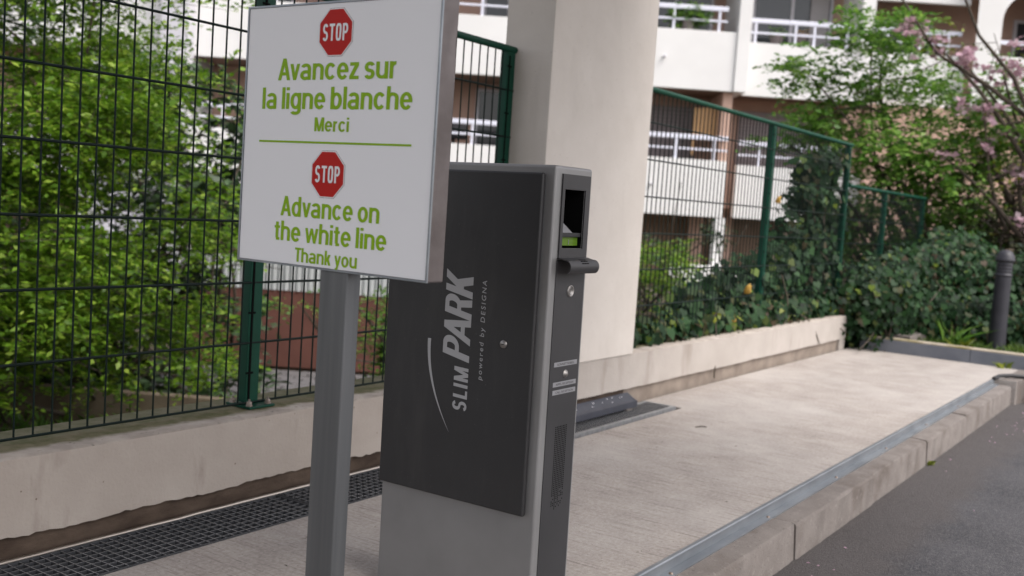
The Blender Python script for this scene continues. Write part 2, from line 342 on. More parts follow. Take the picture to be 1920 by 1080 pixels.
# garden frame: u runs along the apartment facade, d away from the road entrance
RV = np.array([.567, -.8235, 0]); DV = np.array([.8235, .567, 0]); RA = math.atan2(-.8235, .567)
def W(u, d, z): p = RV * u + DV * d; return (p[0], p[1], z)

# ------------------------------------------------------------------ ground
tag(box('ground', M['soil'], -300, 300, -300, 300, -1.7, -1.2), kind='structure')
# road: from the kerb to far right
tag(box('road', M['asphalt'], -12, 8.64, -9, 1.13, -.6, -.165), kind='structure')
tag(MB().box(-6, 8.66, 1.251, 2.238, -1.15, 0).box(7.92, 8.66, 1.1, 1.2505, -1.15, -.002).box(4.935, 8.659, 2.239, 2.47, -1.15, -.0005).box(-6, 4.934, 2.239, 2.70, -1.15, -.14).build('pavement', M['concrete']), kind='structure')
tag(box('planting_bed', M['soil'], 8.79, 14.5, -6, 6.0, -1.19, .03), kind='structure')

# kerb with separate stones
kerb = empty('kerb', (0, 0, 0)); tag(kerb, kind='structure')
seams = [-1.4, -.45, .5, 1.5, 2.5, 3.495, 4.45, 5.42, 6.37, 7.2, 7.90]
rnd = random.Random(4)
for a, b in zip(seams[:-1], seams[1:]):
    dy = rnd.uniform(-.004, .004); dz = rnd.uniform(-.003, .002)
    mb = MB(); nx = 24; prof = [(1.118, -.25), (1.1235, -.046), (1.1275, -.038), (1.135, -.0352), (1.239, -.0345), (1.239, -.25)]
    v = []
    for i in range(nx + 1):
        x = a + .004 + (b - a - .008) * i / nx
        for j, (py, pz) in enumerate(prof):
            e = .0025 if j in (1, 2, 3) else 0
            if i in (0, nx) and j in (1, 2, 3): e = .008; py += .004; pz -= .004
            v.append((x, py + dy + rnd.uniform(-e, e) * .6, pz + dz + rnd.uniform(-e, e) * .35))
    n = len(prof); f = [(i * n + j, i * n + (j + 1) % n, (i + 1) * n + (j + 1) % n, (i + 1) * n + j) for i in range(nx) for j in range(n)]
    mb.add(v, f, True); mb.add(v[:n], [tuple(range(n))]); mb.add(v[-n:], [tuple(range(n))])
    ks = mb.build('kerb_stone', M['kerb'], kerb); ks.data.set_sharp_from_angle(angle=R(28))
MB().box(-1.4, 7.89, 1.135, 1.22, -.3, -.045).build('mortar_bed', M['plinth'], kerb)
mb = MB(); mb.prism([(7.93, 1.10), (8.3, 1.03), (8.65, .88), (8.65, 1.2), (7.93, 1.2)], 'z', -.3, .0035); mb.build('kerb_stone', M['kerb'], kerb, .012)

# weathering of the kerb: pits and dark blotches
m = M['kerb']; b_ = m.node_tree.nodes['Principled BSDF']; old = b_.inputs['Base Color'].links[0].from_socket
v_ = N(m, 'ShaderNodeTexVoronoi'); v_.inputs['Scale'].default_value = 60; LK(m, coords(m), v_.inputs['Vector'])
c = mix(m, ramp(m, v_.outputs['Distance'], [(.10, (.8, .8, .8)), (.2, (0, 0, 0))]), old, (.07, .058, .05))
c = mix(m, ramp(m, noise(m, 40, 5, (1, 1, 1), .75), [(.55, (0, 0, 0)), (.68, (.7, .7, .7))]), c, (.26, .235, .215)); setc(m, c)
# galvanised edge rail along the kerb
rail = empty('edge_rail', (0, 1.24, 0), label='long grey galvanised steel angle rail bedded between platform concrete and kerb', cat='metal rail')
MB().prism([(.0105, -.04), (.0105, .003), (-.001, .003), (-.004, .0), (-.004, -.04)], 'x', -1.4, 7.88).build('upstand', M['galv'], rail)
prng = random.Random(2)
mb = MB(); x = -1.4
mb.box(-1.4, 7.88, -.036, -.0045, -.036, -.030); mb.build('foot_flange', M['galv'], rail)
sc_ = MB().lathe([(0, .004), (.005, .004), (.007, .001), (.0072, 0)], n=10).build('screw_head', M['bolt'], rail); sc_.location = (1.93, -.022, -.030)
for x in (2.7, 3.47, 4.24, 5.0, 5.8, 6.6): inst(sc_, (x, -.022, -.030))

cable = MB().tube([(7.84, 1.236, .008), (7.92, 1.215, .022), (8.02, 1.16, .024), (8.08, 1.09, .02), (8.10, 1.06, .016), (8.09, 1.02, -.02), (8.07, 1.01, -.12), (8.03, .9, -.15)], .014, 10).build('cable', M['black'])
tag(cable, 'thick black rubber cable looping out of the far end of the kerb rail', 'cable')

# ------------------------------------------------------------------ low walls
def ragged(x0, x1, z, amp, seed, n):
    r = random.Random(seed); out = []; o = 0
    for i in range(n + 1):
        o = o * .88 + r.uniform(-amp, amp) * .33; out.append((x0 + (x1 - x0) * i / n, z + o + (r.uniform(-amp, amp) * .35)))
    return out
def low_wall(name, x0, x1, label, zl, seed, amp, step, matw, y0=2.49, top=.27):
    t = empty(name, (0, 0, 0), label=label, cat='wall')
    pts = ragged(x0, x1, zl, amp, seed, step)
    mb = MB()
    for (xa, za), (xb, zb) in zip(pts[:-1], pts[1:]):
        mb.add([(xa, y0, za), (xb, y0, zb), (xb, y0, top - .006), (xa, y0, top - .006)], [(0, 1, 2, 3)])
        mb.add([(xa, y0, za), (xa, y0 + .03, za), (xb, y0 + .03, zb), (xb, y0, zb)], [(0, 1, 2, 3)])
    mb.add([(x0, y0, zl), (x0, y0, top - .006), (x0, y0 + .25, top - .006), (x0, y0 + .25, zl)], [(0, 1, 2, 3)])
    mb.add([(x1, y0, zl), (x1, y0, top - .006), (x1, y0 + .25, top - .006), (x1, y0 + .25, zl)], [(0, 1, 2, 3)])
    mb.add([(x0, y0 + .28, -1.2), (x0, y0 + .28, top - .006), (x1, y0 + .28, top - .006), (x1, y0 + .28, -1.2)], [(0, 1, 2, 3)])
    mb.build('render_face', matw, t)
    # top surface with chipped front arris
    r = random.Random(seed + 7); mb = MB(); v = []; n = step * 2
    for i in range(n + 1):
        x = x0 + (x1 - x0) * i / n; j = max(0, r.gauss(0, .0025)); k = .008 * (r.random() > .93)
        v += [(x, y0, top - .006), (x, y0 + .004 + j + k, top - j * .3), (x, y0 + .14, top + r.uniform(-.001, .001)), (x, y0 + .28, top - .002), (x, y0 + .28, top - .006)]
    mb.add(v, [(i * 5 + j, i * 5 + j + 1, (i + 1) * 5 + j + 1, (i + 1) * 5 + j) for i in range(n) for j in range(4)], True)
    mb.build('wall_top', M['walltop2'], t)
    # uneven raw foot under the render
    mb = MB(); nx, nz = int((x1 - x0) * 30), 8; v = []; f = []
    for i in range(nx + 1):
        for j in range(nz + 1):
            v.append((x0 + .004 + (x1 - x0 - .008) * i / nx, y0 + .020 + r.uniform(-.004, .004), -.09 + (zl + .14) * j / nz))
    f = [(i * (nz + 1) + j, (i + 1) * (nz + 1) + j, (i + 1) * (nz + 1) + j + 1, i * (nz + 1) + j + 1) for i in range(nx) for j in range(nz)]
    mb.add(v, f, True).build('raw_footing', M['plinth'] if zl < .065 else M['foot2'], t)
    return t
wl = low_wall('low_wall', -2.0, 3.775, 'low pinkish rendered wall with crumbling bottom edge carrying the near fence, left of the pillar', .058, 3, .0085, 300, M['wall'])
wr = low_wall('low_wall', 4.70, 8.50, 'low cream rendered wall topped with ivy, right of the pillar', .085, 8, .003, 120, M['wall2'], y0=2.475)
mb = MB().box(8.36, 8.498, 2.478, 2.60, -.02, .12); mb.build('end_foot', M['wall2'], wr)

# pillar of the building above
pil = empty('pillar', (4.23, 2.55, 0), label='wide square cream rendered pillar between the two fence runs', cat='pillar')
box('shaft', M['pillar'], 3.763 - 4.23, 4.708 - 4.23, 2.430 - 2.55, 2.68 - 2.55, .276, 3.2, pil, .006)
mb = MB(); pts = ragged(3.78, 4.697, .10, .003, 5, 40)
for (xa, za), (xb, zb) in zip(pts[:-1], pts[1:]):
    mb.add([(xa - 4.23, -.112, za), (xb - 4.23, -.112, zb), (xb - 4.23, -.112, .2755), (xa - 4.23, -.112, .2755)], [(0, 1, 2, 3)])
mb.box(3.78 - 4.23, 4.697 - 4.23, -.1115, .12, .10, .2755); mb.build('base_block', M['wall2'], pil)
box('footing', M['plinth'], 3.80 - 4.23, 4.69 - 4.23, -.09, .12, -.08, .105, pil)
# slab over the driveway that the pillar carries
tag(box('overhead_slab', M['soffit'], -7, 4.72, -1.1, 2.75, 3.2, 3.5), 'grey concrete slab over the driveway entrance, resting on the cream pillar', 'slab')

# ------------------------------------------------------------------ drain gratings
def pale_top(o):  # top faces get the pale colour, bar sides stay dark
    o.data.materials.append(M['barpale']); zt = max(v.co.z for v in o.data.vertices)
    for p in o.data.polygons:
        if all(o.data.vertices[i].co.z > zt - 1e-5 for i in p.vertices): p.material_index = 1
    return o
def grating(name, x0, x1, y0, y1, z, label, pitch=.029, ny=8, group=None, frame=.006, deep=.025):
    t = empty(name, (x0, y0, z), label=label, cat='drain grate', group=group)
    L, Wd = x1 - x0, y1 - y0
    mb = MB(); mb.box(0, L, 0, frame, -deep, .002).box(0, L, Wd - frame, Wd, -deep, .002).box(0, frame, frame, Wd - frame, -deep, .002).box(L - frame, L, frame, Wd - frame, -deep, .002)
    mb.build('frame', M['grate'] if frame < .01 else M['barpale'], t)
    cb = MB().box(-.0014, .0014, 0, Wd - 2 * frame, -.010, .0005).build('cross_bar', M['grate'], t)
    pale_top(cb); nb = int((L - 2 * frame) / pitch); cb.location = (frame + pitch * .6, frame, 0)
    for i in range(1, nb): inst(cb, (frame + pitch * (.6 + i), frame, 0))
    lb = MB().box(0, L - 2 * frame, -.0014, .0014, -deep, 0.0).build('long_bar', M['grate'], t); pale_top(lb); lb.location = (frame, Wd / ny, 0)
    for j in range(2, ny): inst(lb, (frame, Wd * j / ny, 0))
    return t
for i, (a, b, lab) in enumerate([(.30, 1.318, 'steel bar drain grate at the wall foot in the lower left corner'), (1.324, 2.345, 'steel bar drain grate at the wall foot left of the sign post'), (2.351, 3.37, 'steel bar drain grate at the wall foot seen between sign post and machine')]):
    grating('drain_grate', a, b, 2.244, 2.470, 0, lab, group='gratings along the left wall')
chan = MB().box(.3, 3.76, 2.20, 2.243, -.07, -.001).build('drain_edge', M['concrete']); tag(chan, 'narrow concrete border strip along the front of the wall-foot gratings', 'drain edge')
strip = MB(); r_ = random.Random(5); pts = []
for i in range(60):
    x = .3 + 3.4 * i / 59; k = .004 * math.exp(-((x - 1.95) / .03) ** 2)
    pts.append((x, 2.4775 - k, .006 + r_.uniform(-.0006, .0006)))
v = [];
for p in pts: v += [(p[0], p[1] - .0055, p[2] - .004), (p[0], p[1] - .003, p[2]), (p[0], p[1] + .006, p[2] + .001), (p[0], p[1] + .006, p[2] - .02)]
strip.add(v, [(i * 4 + j, i * 4 + (j + 1) % 4, i * 4 + 4 + (j + 1) % 4, i * 4 + 4 + j) for i in range(59) for j in range(4)], True)
tag(strip.build('metal_strip', M['alu']), 'thin bright bent aluminium strip between the left wall foot and its grating', 'metal strip')
grating('drain_grate', 3.80, 4.93, 2.27, 2.455, .002, 'fine meshed drain grate with a flat front border in front of the pillar', pitch=.016, ny=14, frame=.022)
chan = MB().box(3.4, 3.79, 2.27, 2.455, -.06, -.002).build('drain_plate', M['coverblue']); tag(chan, 'dark blank steel plate joining the wall grating and the pillar grating', 'drain plate')
cv = empty('drain_cover', (3.9, 2.38, 0), label='dark blue grey folded steel cover along the foot of the cream pillar', cat='metal cover')
MB().prism([(0, .014), (0, .044), (.020, .0525), (.062, .078), (.062, .072), (.022, .047), (.005, .040), (.005, .014)], 'x', -.1, .80).build('folded_sheet', M['coverblue'], cv)
MB().box(.70, .76, .006, .03, .0, .03).build('foot_block', M['kerb'], cv)
r_ = random.Random(9); mb = MB()
for i in range(11):
    x = r_.uniform(.05, .78); s = r_.uniform(.002, .006); k = r_.random(); mb.box(x, x + s * 1.8, .022 + .036 * k, .022 + .036 * k + s, .051 + .023 * k, .0565 + .023 * k)
tag(mb.build('plaster_crumbs', M['white'], cv), kind='stuff')

tag(box('drain_channel', M['void'], -6, 4.93, 2.24, 2.50, -.1399, -.11), kind='structure')  # pit floor coloured near-black, standing in for the shade below the bars
# ------------------------------------------------------------------ wire fences
FY = 2.62; FZ = .284
wire_v = MB().tube([(0, 0, 0), (0, 0, 1.375)], .0031, 6, False).build('vertical_wire', M['wire'], link=False)
wire_s = MB().tube([(0, 0, 0), (0, 0, 1.07)], .0031, 6, False).build('vertical_wire', M['wire'], link=False)
def fence(label, x0, x1, posts, group, z0=FZ, ht=1.375, wv=None, shift=0.0, cap_end=False, kink=None):
    t = empty('wire_fence', (x0, FY, z0), label=label, cat='fence', group=group)
    n = int((x1 - x0) / .0548)
    for i in range(n):
        x = shift + .0548 * i
        if x > x1 - x0: break
        if kink == i:
            MB().tube([(0, 0, 0), (0, 0, .80), (-.009, -.004, .95), (-.002, 0, 1.08), (0, 0, 1.375)], .0031, 6, False).build('bent_wire', M['wire'], t).location = (x, 0, 0); continue
        w_ = inst(wv or wire_v, (x, 0, 0), t)
    nh = int(ht / .2) + 1
    hw = MB().tube([(0, 0, 0), (x1 - x0, 0, 0)], .0042, 6, False).build('horizontal_wire', M['wire'], t); hw.location = (0, -.004, 0)
    for k in range(1, nh): inst(hw, (0, -.004, .2 * k))
    MB().tube([(0, 0, ht), (x1 - x0, 0, ht)], .015, 12).build('top_rail', M['fgreen'], t)
    for px, w_, base in posts:
        x = px - x0
        p = MB().box(x - .031, x + .024, -.006, .034, 0, ht - .004).build('post', M['fgreen'], t, .004)
        MB().box(x - .0235, x - .0155, -.0085, -.0058, .01, ht - .03).build('slot', M['void'], p)
        sl = MB().box(x - .036, x - .006, -.0095, -.0062, -.0035, .0035).build('notch', M['void'], p); sl.location = (0, 0, .1)
        for k in range(1, nh): c_ = inst(sl, (0, 0, .1 + .2 * k), p)
        MB().box(x - .034, x + .027, -.010, .037, ht - .002, ht + .008).build('post_cap', M['black'], p, .004)
        if base:
            bp = MB().box(x - .055, x + .055, -.055, .062, -.012, -.004).build('base_plate', M['fgreen'], t, .002)
            for bx, by in ((-.04, -.035), (.04, -.035), (-.04, .045), (.04, .045)):
                MB().lathe([(0, .022), (.0035, .022), (.0035, .014), (.0085, .014), (.0095, .012), (.0095, .003), (.012, .003), (.012, 0)], (x + bx, by, -.004), n=6).build('bolt', M['bolt'], bp)
    return t
fence('green wire mesh fence on the low wall left of the pillar, near the sign', .86, 3.755, [(2.355, .06, True), (3.73, .06, False)], 'green wire fence runs', shift=.012, kink=48)
fence('green wire mesh fence behind the right low wall, between the pillar and the ivy', 4.72, 8.70, [(6.92, .06, False), (8.66, .06, False)], 'green wire fence runs')
fence('lower green wire mesh fence half buried in ivy beyond the end of the low wall', 8.72, 11.40, [(9.88, .06, False), (11.34, .06, False)], 'green wire fence runs', z0=.05, ht=1.28, wv=None)
for o in list(bpy.data.objects):
    if o.parent and o.parent.get('label', '').startswith('lower green wire') and o.name.startswith('vertical_wire'): o.scale = (1, 1, .93)
gp = MB().box(-.04, .04, -.04, .04, -1.2, .42).build('garden_post', M['fgreen'], None, .004); gp.location = W(1.62, 9, 0)
tag(gp, 'short dark green metal post in the garden behind the right fence', 'post')

# ------------------------------------------------------------------ sign
SX = 1.488
sg = empty('parking_sign', (SX + .06, 1.45, 0), label='white box sign on grey post with green French and English text and two stop emblems', cat='sign')
def P(x, y, z): return (x - SX - .06, y - 1.45, z)
def sbox(name, m, x0, x1, y0, y1, z0, z1, bevel=0, parent=None, seg=2):
    return MB().box(x0 - SX - .06, x1 - SX - .06, y0 - 1.45, y1 - 1.45, z0, z1).build(name, m, parent or sg, bevel, seg)
cas = sbox('casing', M['signmetal'], SX, SX + .046, 1.2, 1.716, .843, 1.368, .003)
# a dent in the right hand side of the casing near its top
bm = bmesh.new(); bm.from_mesh(cas.data); bmesh.ops.subdivide_edges(bm, edges=bm.edges[:], cuts=12, use_grid_fill=True)
for v in bm.verts:
    if v.co.y < -.2485:
        for dz_, dx_, a_ in ((1.28, .03, .006), (1.22, .012, .004), (1.05, .03, .002), (1.31, .01, .003)):
            v.co.y += a_ * math.exp(-((v.co.z - dz_) / .022) ** 2 - ((v.co.x + .06 - dx_) / .014) ** 2)
bm.to_mesh(cas.data); bm.free()
face = sbox('face', M['signface'], SX - .0012, SX + .004, 1.2045, 1.7115, .8475, 1.3635, .0006)
for nm, a in {'a': (1.2002, 1.2040, .8475, 1.3635), 'b': (1.7118, 1.7158, .8475, 1.3635), 'c': (1.2002, 1.7158, .8432, .8470), 'd': (1.2002, 1.7158, 1.3640, 1.3678)}.items():
    sbox('edge_trim', M['galv'], SX - .003, SX + .001, *a)
RT, UP = (0, -1, 0), (0, 0, 1)
fx = SX - .0013 - SX - .06
def stext(body, y, z, width, height): return letters(body, M['lgreen'], sg, (fx, y - 1.45, z), RT, UP, width, height)
stext('Avancez sur', 1.619, 1.2165, .317, .0435)
stext('la ligne blanche', 1.662, 1.159, .402, .0435)
stext('Merci', 1.509, 1.1155, .093, .0275)
stext('Advance on', 1.593, .944, .268, .040)
stext('the white line', 1.608, .8935, .304, .040)
stext('Thank you', 1.546, .8535, .170, .0285)
MB().box(fx - .0007, fx, 1.2565 - 1.45, 1.666 - 1.45, 1.0915, 1.0955).build('divider_line', M['lgreen'], sg)
def octagon(cy, cz, ry, rz, x0, x1):
    k = .414; pr = [(ry, -rz * k), (ry, rz * k), (ry * k, rz), (-ry * k, rz), (-ry, rz * k), (-ry, -rz * k), (-ry * k, -rz), (ry * k, -rz)]
    return MB().prism([(cy - 1.45 + a, cz + b) for a, b in pr], 'x', x0, x1)
for cy, cz in ((1.4635, 1.3075), (1.4655, 1.032)):
    em = octagon(cy, cz, .0452, .0465, fx - .0004, fx).build('stop_emblem', M['signmetal'], sg)
    octagon(cy, cz, .0446, .0459, fx - .0008, fx - .0004).build('white_border', M['white'], em)
    octagon(cy, cz, .0425, .0438, fx - .0012, fx - .0008).build('red_field', M['red'], em)
    letters('STOP', M['white'], em, (fx - .0012, cy - 1.45 + .0335, cz - .0165), RT, UP, .067, .033, gap=.13)
post = sbox('post', M['post'], SX + .003, SX + .043, 1.403, 1.478, .0, .845, .0045, seg=3)
MB().box(-.10 + .0, .04, -.11, .09, 0, .006).build('foot_plate', M['post'], sg)

# ------------------------------------------------------------------ parking terminal
KX, KY = 2.007, 1.265
kt = empty('parking_terminal', (KX + .08, KY + .226, 0), label='slim anthracite and silver parking ticket machine with lettered door and hooded ticket slot', cat='ticket machine')
kt.rotation_euler = (R(-.47), 0, 0)
ox, oy = KX + .08, KY + .235
def kbox(name, m, x0, x1, y0, y1, z0, z1, bevel=0, parent=None, seg=2): return MB().box(x0 - ox, x1 - ox, y0 - oy, y1 - oy, z0, z1).build(name, m, parent or kt, bevel, seg)
body = kbox('cabinet', M['silver'], KX, 2.172, KY, 1.738, 0, 1.091, .007, seg=3)
bm = bmesh.new(); bm.from_mesh(body.data)
ff = max((f for f in bm.faces if f.normal.y < -.99), key=lambda f: f.calc_area())      # road side face: cut the ticket recess into it
co4 = {}
for v in ff.verts: co4[(v.co.x > .02, v.co.z > .5)] = v
xa, xb, za, zb, ya, yb = 2.046 - ox, 2.137 - ox, .9015, 1.038, ff.verts[0].co.y, 1.345 - oy
key = [(False, False), (True, False), (True, True), (False, True)]
inn = [bm.verts.new((xb if k[0] else xa, ya, zb if k[1] else za)) for k in key]; bk_ = [bm.verts.new((xb if k[0] else xa, yb, zb if k[1] else za)) for k in key]
outer = [co4[k] for k in key]; bmesh.ops.delete(bm, geom=[ff], context='FACES_ONLY')
for i in range(4):
    j = (i + 1) % 4; bm.faces.new((outer[i], outer[j], inn[j], inn[i])); bm.faces.new((inn[i], inn[j], bk_[j], bk_[i])).material_index = 1
body.data.materials.append(M['void']); bm.faces.new(bk_).material_index = 1; bmesh.ops.recalc_face_normals(bm, faces=bm.faces); bm.to_mesh(body.data); bm.free(); body.data.set_sharp_from_angle(angle=R(35))
door = kbox('door_panel', M['dark'], KX - .015, KX - .0005, 1.290, 1.736, .272, 1.072, .005, seg=3)
kbox('fascia', M['fascia'], 2.031, 2.160, KY - .0022, KY + .001, .012, .874, .001)
bz = MB()
for a in ((2.034, 2.045, .879, 1.073), (2.138, 2.158, .879, 1.073), (2.045, 2.138, 1.0385, 1.073), (2.045, 2.138, .879, .901)):
    bz.box(a[0] - ox, a[1] - ox, KY - oy - .004, KY - oy + .001, a[2], a[3])
bz.build('display_bezel', M['fascia'], kt)
# inside of the ticket recess
kbox('recess_back', M['void'], 2.0465, 2.1365, 1.335, 1.344, .902, 1.0375)
MB().add([(2.049 - ox, KY + .004 - oy, .938), (2.11 - ox, KY + .010 - oy, .938), (2.085 - ox, KY + .055 - oy, .988), (2.049 - ox, KY + .06 - oy, .99)] + [(2.049 - ox, KY + .006 - oy, .934), (2.11 - ox, KY + .012 - oy, .934), (2.085 - ox, KY + .057 - oy, .984), (2.049 - ox, KY + .062 - oy, .986)], [(0, 1, 2, 3), (7, 6, 5, 4), (0, 4, 5, 1), (1, 5, 6, 2), (2, 6, 7, 3), (3, 7, 4, 0)]).build('ticket_slide', M['label'], kt)
kbox('slot_bar', M['black'], 2.0465, 2.1365, KY + .002, KY + .03, .928, .938, .001)
kbox('display', M['lcd'], 2.0475, 2.1355, KY + .010, KY + .016, .9075, .928)
kbox('display_mark', M['label'], 2.094, 2.0955, KY + .0088, KY + .0098, .910, .921)
# hood
def hoodp(r): return [(-.006, .880 if r > .015 else .8775), (-.013, .8785 if r > .015 else .8762)] + [(-.026 + r * math.cos(R(t)), .8600 + r * math.sin(R(t))) for t in range(80, 251, 17)]
prof = [(0, .880)] + hoodp(.0165); inn = hoodp(.0142)[::-1] + [(0, .8775)]
mb = MB().prism([(KY - .002 + a * .92 - oy, b) for a, b in prof + inn], 'x', 2.030 - ox, 2.160 - ox); hood = mb.build('hood', M['fascia'], kt)
for p in hood.data.polygons: p.use_smooth = len(p.vertices) == 4
hood.data.set_sharp_from_angle(angle=R(40))
for i in range(3):
    for j in range(3): MB().box(-.004, .004, -.0012, .0012, -.0006, .0006).build('vent', M['void'], hood).matrix_local = Matrix.LocRotScale(Vector((2.088 + .0105 * j - ox, KY - .0020 - .92 * (.026 + .0166 * math.sin(R(10 + 24 * i))) - oy, .8600 + .0166 * math.cos(R(10 + 24 * i)))), Euler((R(10 + 24 * i), 0, 0)), None)
bt = MB().lathe([(.0, .0020), (.0076, .0020), (.0082, .0030), (.0090, .0008), (.0098, .0012), (.0112, .0038), (.0138, .0030), (.0142, 0)], (2.097 - ox, KY - .0022 - oy, .801), '-y').build('button', M['steel'], kt)
bt = MB().lathe([(.0, .0062), (.005, .0054), (.0080, .0032), (.0088, .0014), (.0096, .0014), (.0098, 0)], (2.099 - ox, KY - .0022 - oy, .604), '-y').build('bell_button', M['steel'], kt)
for z, tx in ((.629, 'SONNETTE/BELL'), (.5815, 'APPEL RECEPTION'), (.5625, 'CALL RECEPTION')):
    lb = kbox('label_strip', M['label'], 2.046, 2.149, KY - .0030, KY - .0022, z - .0055, z + .0055)
    wd = .078; text('lettering', tx, M['ink'], lb, (2.098 - wd / 2 - ox, KY - .0031 - oy, z - .0028), (1, 0, 0), UP, wd, .0056, .0, 0, 1.0, .0002)
# loudspeaker perforations
mb = MB(); r_ = random.Random(3)
for i in range(42):
    for j in range(8):
        if i > 31 and r_.random() < (i - 31) / 12: continue
        cx, cz = 2.072 + .0068 * j - ox, .478 - .00485 * i
        mb.add([(cx + .0021 * math.cos(k * math.pi / 3), KY - .0026 - oy, cz + .0019 * math.sin(k * math.pi / 3)) for k in range(6)], [tuple(range(6))])
tag(mb.build('speaker_holes', M['void'], kt), kind='stuff')
# lock
lk = MB().lathe([(0, .0045), (.0065, .0045), (.0075, .0032), (.0092, .0030), (.0098, 0)], (0, 0, 0), '-x', 24).build('lock', M['steel'], kt); lk.location = (KX - .015 - ox, 1.371 - oy, .669)
MB().box(-.0049, -.0045, -.0045, .0045, -.0008, .0008).build('key_slot', M['void'], lk)
# door lettering, running upwards
dx = KX - .0151 - ox; RR, UU = (0, 0, 1), (0, 1, 0)
def ktext(body_, y, z, width, height, bold, shear, sp=1.0): return text('lettering', body_, M['print'], door, (dx, y - oy, z), RR, UU, width, height, bold, shear, sp, .0004)
letters('PARK', M['print'], door, (dx, 1.4685 - oy, .6110), RR, UU, .224, .081, .20, gap=.025)
letters('SLIM', M['print'], door, (dx, 1.4685 - oy, .492), RR, UU, .107, .0425, .06, gap=.17)
ktext('powered by DESIGNA', 1.4290, .575, .238, .0130, .0, .10, 1.35)
pts = []; n = 24
for i in range(n + 1):
    s = i / n; z = .657 - .222 * s; y = 1.5925 + .003 * math.sin(s * 3) - .075 * s ** 1.9; wd = .0098 * (1 - s) ** .75 + .0002
    pts.append((y, z, wd))
mb = MB(); v = []
for y, z, wd in pts: v += [(dx - .0004, y + wd / 2 - oy, z), (dx - .0004, y - wd / 2 - oy, z)]
mb.add(v, [(2 * i, 2 * i + 1, 2 * i + 3, 2 * i + 2) for i in range(n)]); mb.build('swoosh', M['print'], door)

# ------------------------------------------------------------------ bollard, bed kerb
bl = empty('bollard', (9.36, 1.484, .02), label='dark grey cast bollard with domed head and ringed neck beside the planting bed', cat='bollard'); bl.scale = (1.17, 1.17, 1.08)
MB().lathe([(.062, 0), (.060, .05), (.056, .3), (.053, .60)], n=28).build('shaft', M['boll'], bl)
MB().lathe([(.053, .60), (.058, .605), (.058, .615), (.052, .620), (.0515, .635), (.055, .64), (.0515, .645), (.0515, .66), (.055, .665), (.0515, .67), (.0515, .685), (.055, .69), (.0515, .695), (.0515, .71)], n=28).build('ringed_neck', M['boll'], bl)
MB().lathe([(.0515, .71), (.064, .715), (.066, .725), (.063, .735), (.057, .76), (.045, .785), (.025, .80), (0, .805)], n=28).build('domed_cap', M['boll'], bl)
bk = empty('bed_kerb', (8.66, 0, 0), label='low blue grey kerb with pale top closing off the far end of the platform', cat='kerb')
MB().box(.001, .10, -5, 1.55, -.3, .10).box(.001, .10, 1.553, 2.40, -.3, .10).build('painted_face', M['flash'], bk, .004)
MB().box(.006, .125, -5, 2.39, .1005, .113).build('pale_edge', M['cap'], bk, .004)
MB().box(.2, .9, 2.05, 2.2, -.1, .13).build('loose_block', M['kerb'], bk, .01)

# ------------------------------------------------------------------ apartment building (local frame: x along facade, y into it)
ab = empty('apartment_building', W(0, 22, 0), RA, 'white apartment building with salmon recessed balconies and white railings beyond the garden', 'building')
def ap(name, m, u0, u1, y0, y1, z0, z1, parent=None, bevel=0): return MB().box(u0, u1, y0, y1, z0, z1).build(name, M[m], parent or ab, bevel)
ap('rear_wall', 'bpink', -26, 24, 1.6, 9, -1.6, 13)
# storey parapets left/centre section, then the section right of the divider
for z0, z1 in ((-1.6, -.10), (.98, 2.17), (3.62, 4.84), (6.32, 7.5), (9.0, 10.2)):
    if z0 > 0: ap('parapet', 'bwhite', -26, 4.46, 0, .14, z0, z1, bevel=.01)
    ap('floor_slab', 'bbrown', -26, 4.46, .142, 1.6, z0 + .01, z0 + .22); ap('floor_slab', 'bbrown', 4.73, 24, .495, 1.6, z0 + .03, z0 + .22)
for z0, z1, e in ((1.0, 2.13, 7.4), (3.60, 4.72, 9.4), (5.78, 7.4, 9.4), (9.0, 10.2, 9.4)):
    ap('parapet', 'bwhite', (4.73 if z0 < 5 else 7.36), e, .35, .49, z0, z1, bevel=.01)
ap('parapet', 'bwhite', 4.73, 7.355, .35, .49, 6.4, 7.5, bevel=.01)
ap('divider', 'bwhite', 4.462, 4.728, -.06, 1.6, 3.62, 13, bevel=.01)
ap('divider', 'bpink', 4.30, 4.50, .15, 1.6, 1.0, 3.615)
ap('divider', 'bwhite', 7.08, 7.36, .20, 1.6, 4.725, 13, bevel=.01)
ap('divider', 'bpink', 7.0, 7.35, .5, 1.6, 1.0, 3.6)
ap('column', 'bwhite', 4.30, 4.52, .02, .24, -.1, .975, bevel=.01)
ap('divider', 'bwhite', -1.05 + .95, .35, .15, 1.6, -1.6, 13)
ap('wing_wall', 'bgrey', -9.3, -6.85, .15, 1.6, -1.6, 13)
ap('wing_wall', 'bgrey', -7.35, -6.8, -.5, -.01, -1.6, 13, bevel=.01)
ap('divider', 'bgrey', -3.6, -3.4, .15, 1.6, -1.6, 13)
# garden storey
ap('rear_panel', 'bpink', 3.98, 4.29, 1.2, 1.5, -.1, 1.0)
ap('rear_panel', 'bpink', 4.55, 4.95, 1.2, 1.5, -.1, 1.0)
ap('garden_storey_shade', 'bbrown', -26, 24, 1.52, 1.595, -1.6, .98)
ap('low_parapet', 'bwhite', 3.4, 5.9, -.2, .01, -1.6, -.03, bevel=.01)
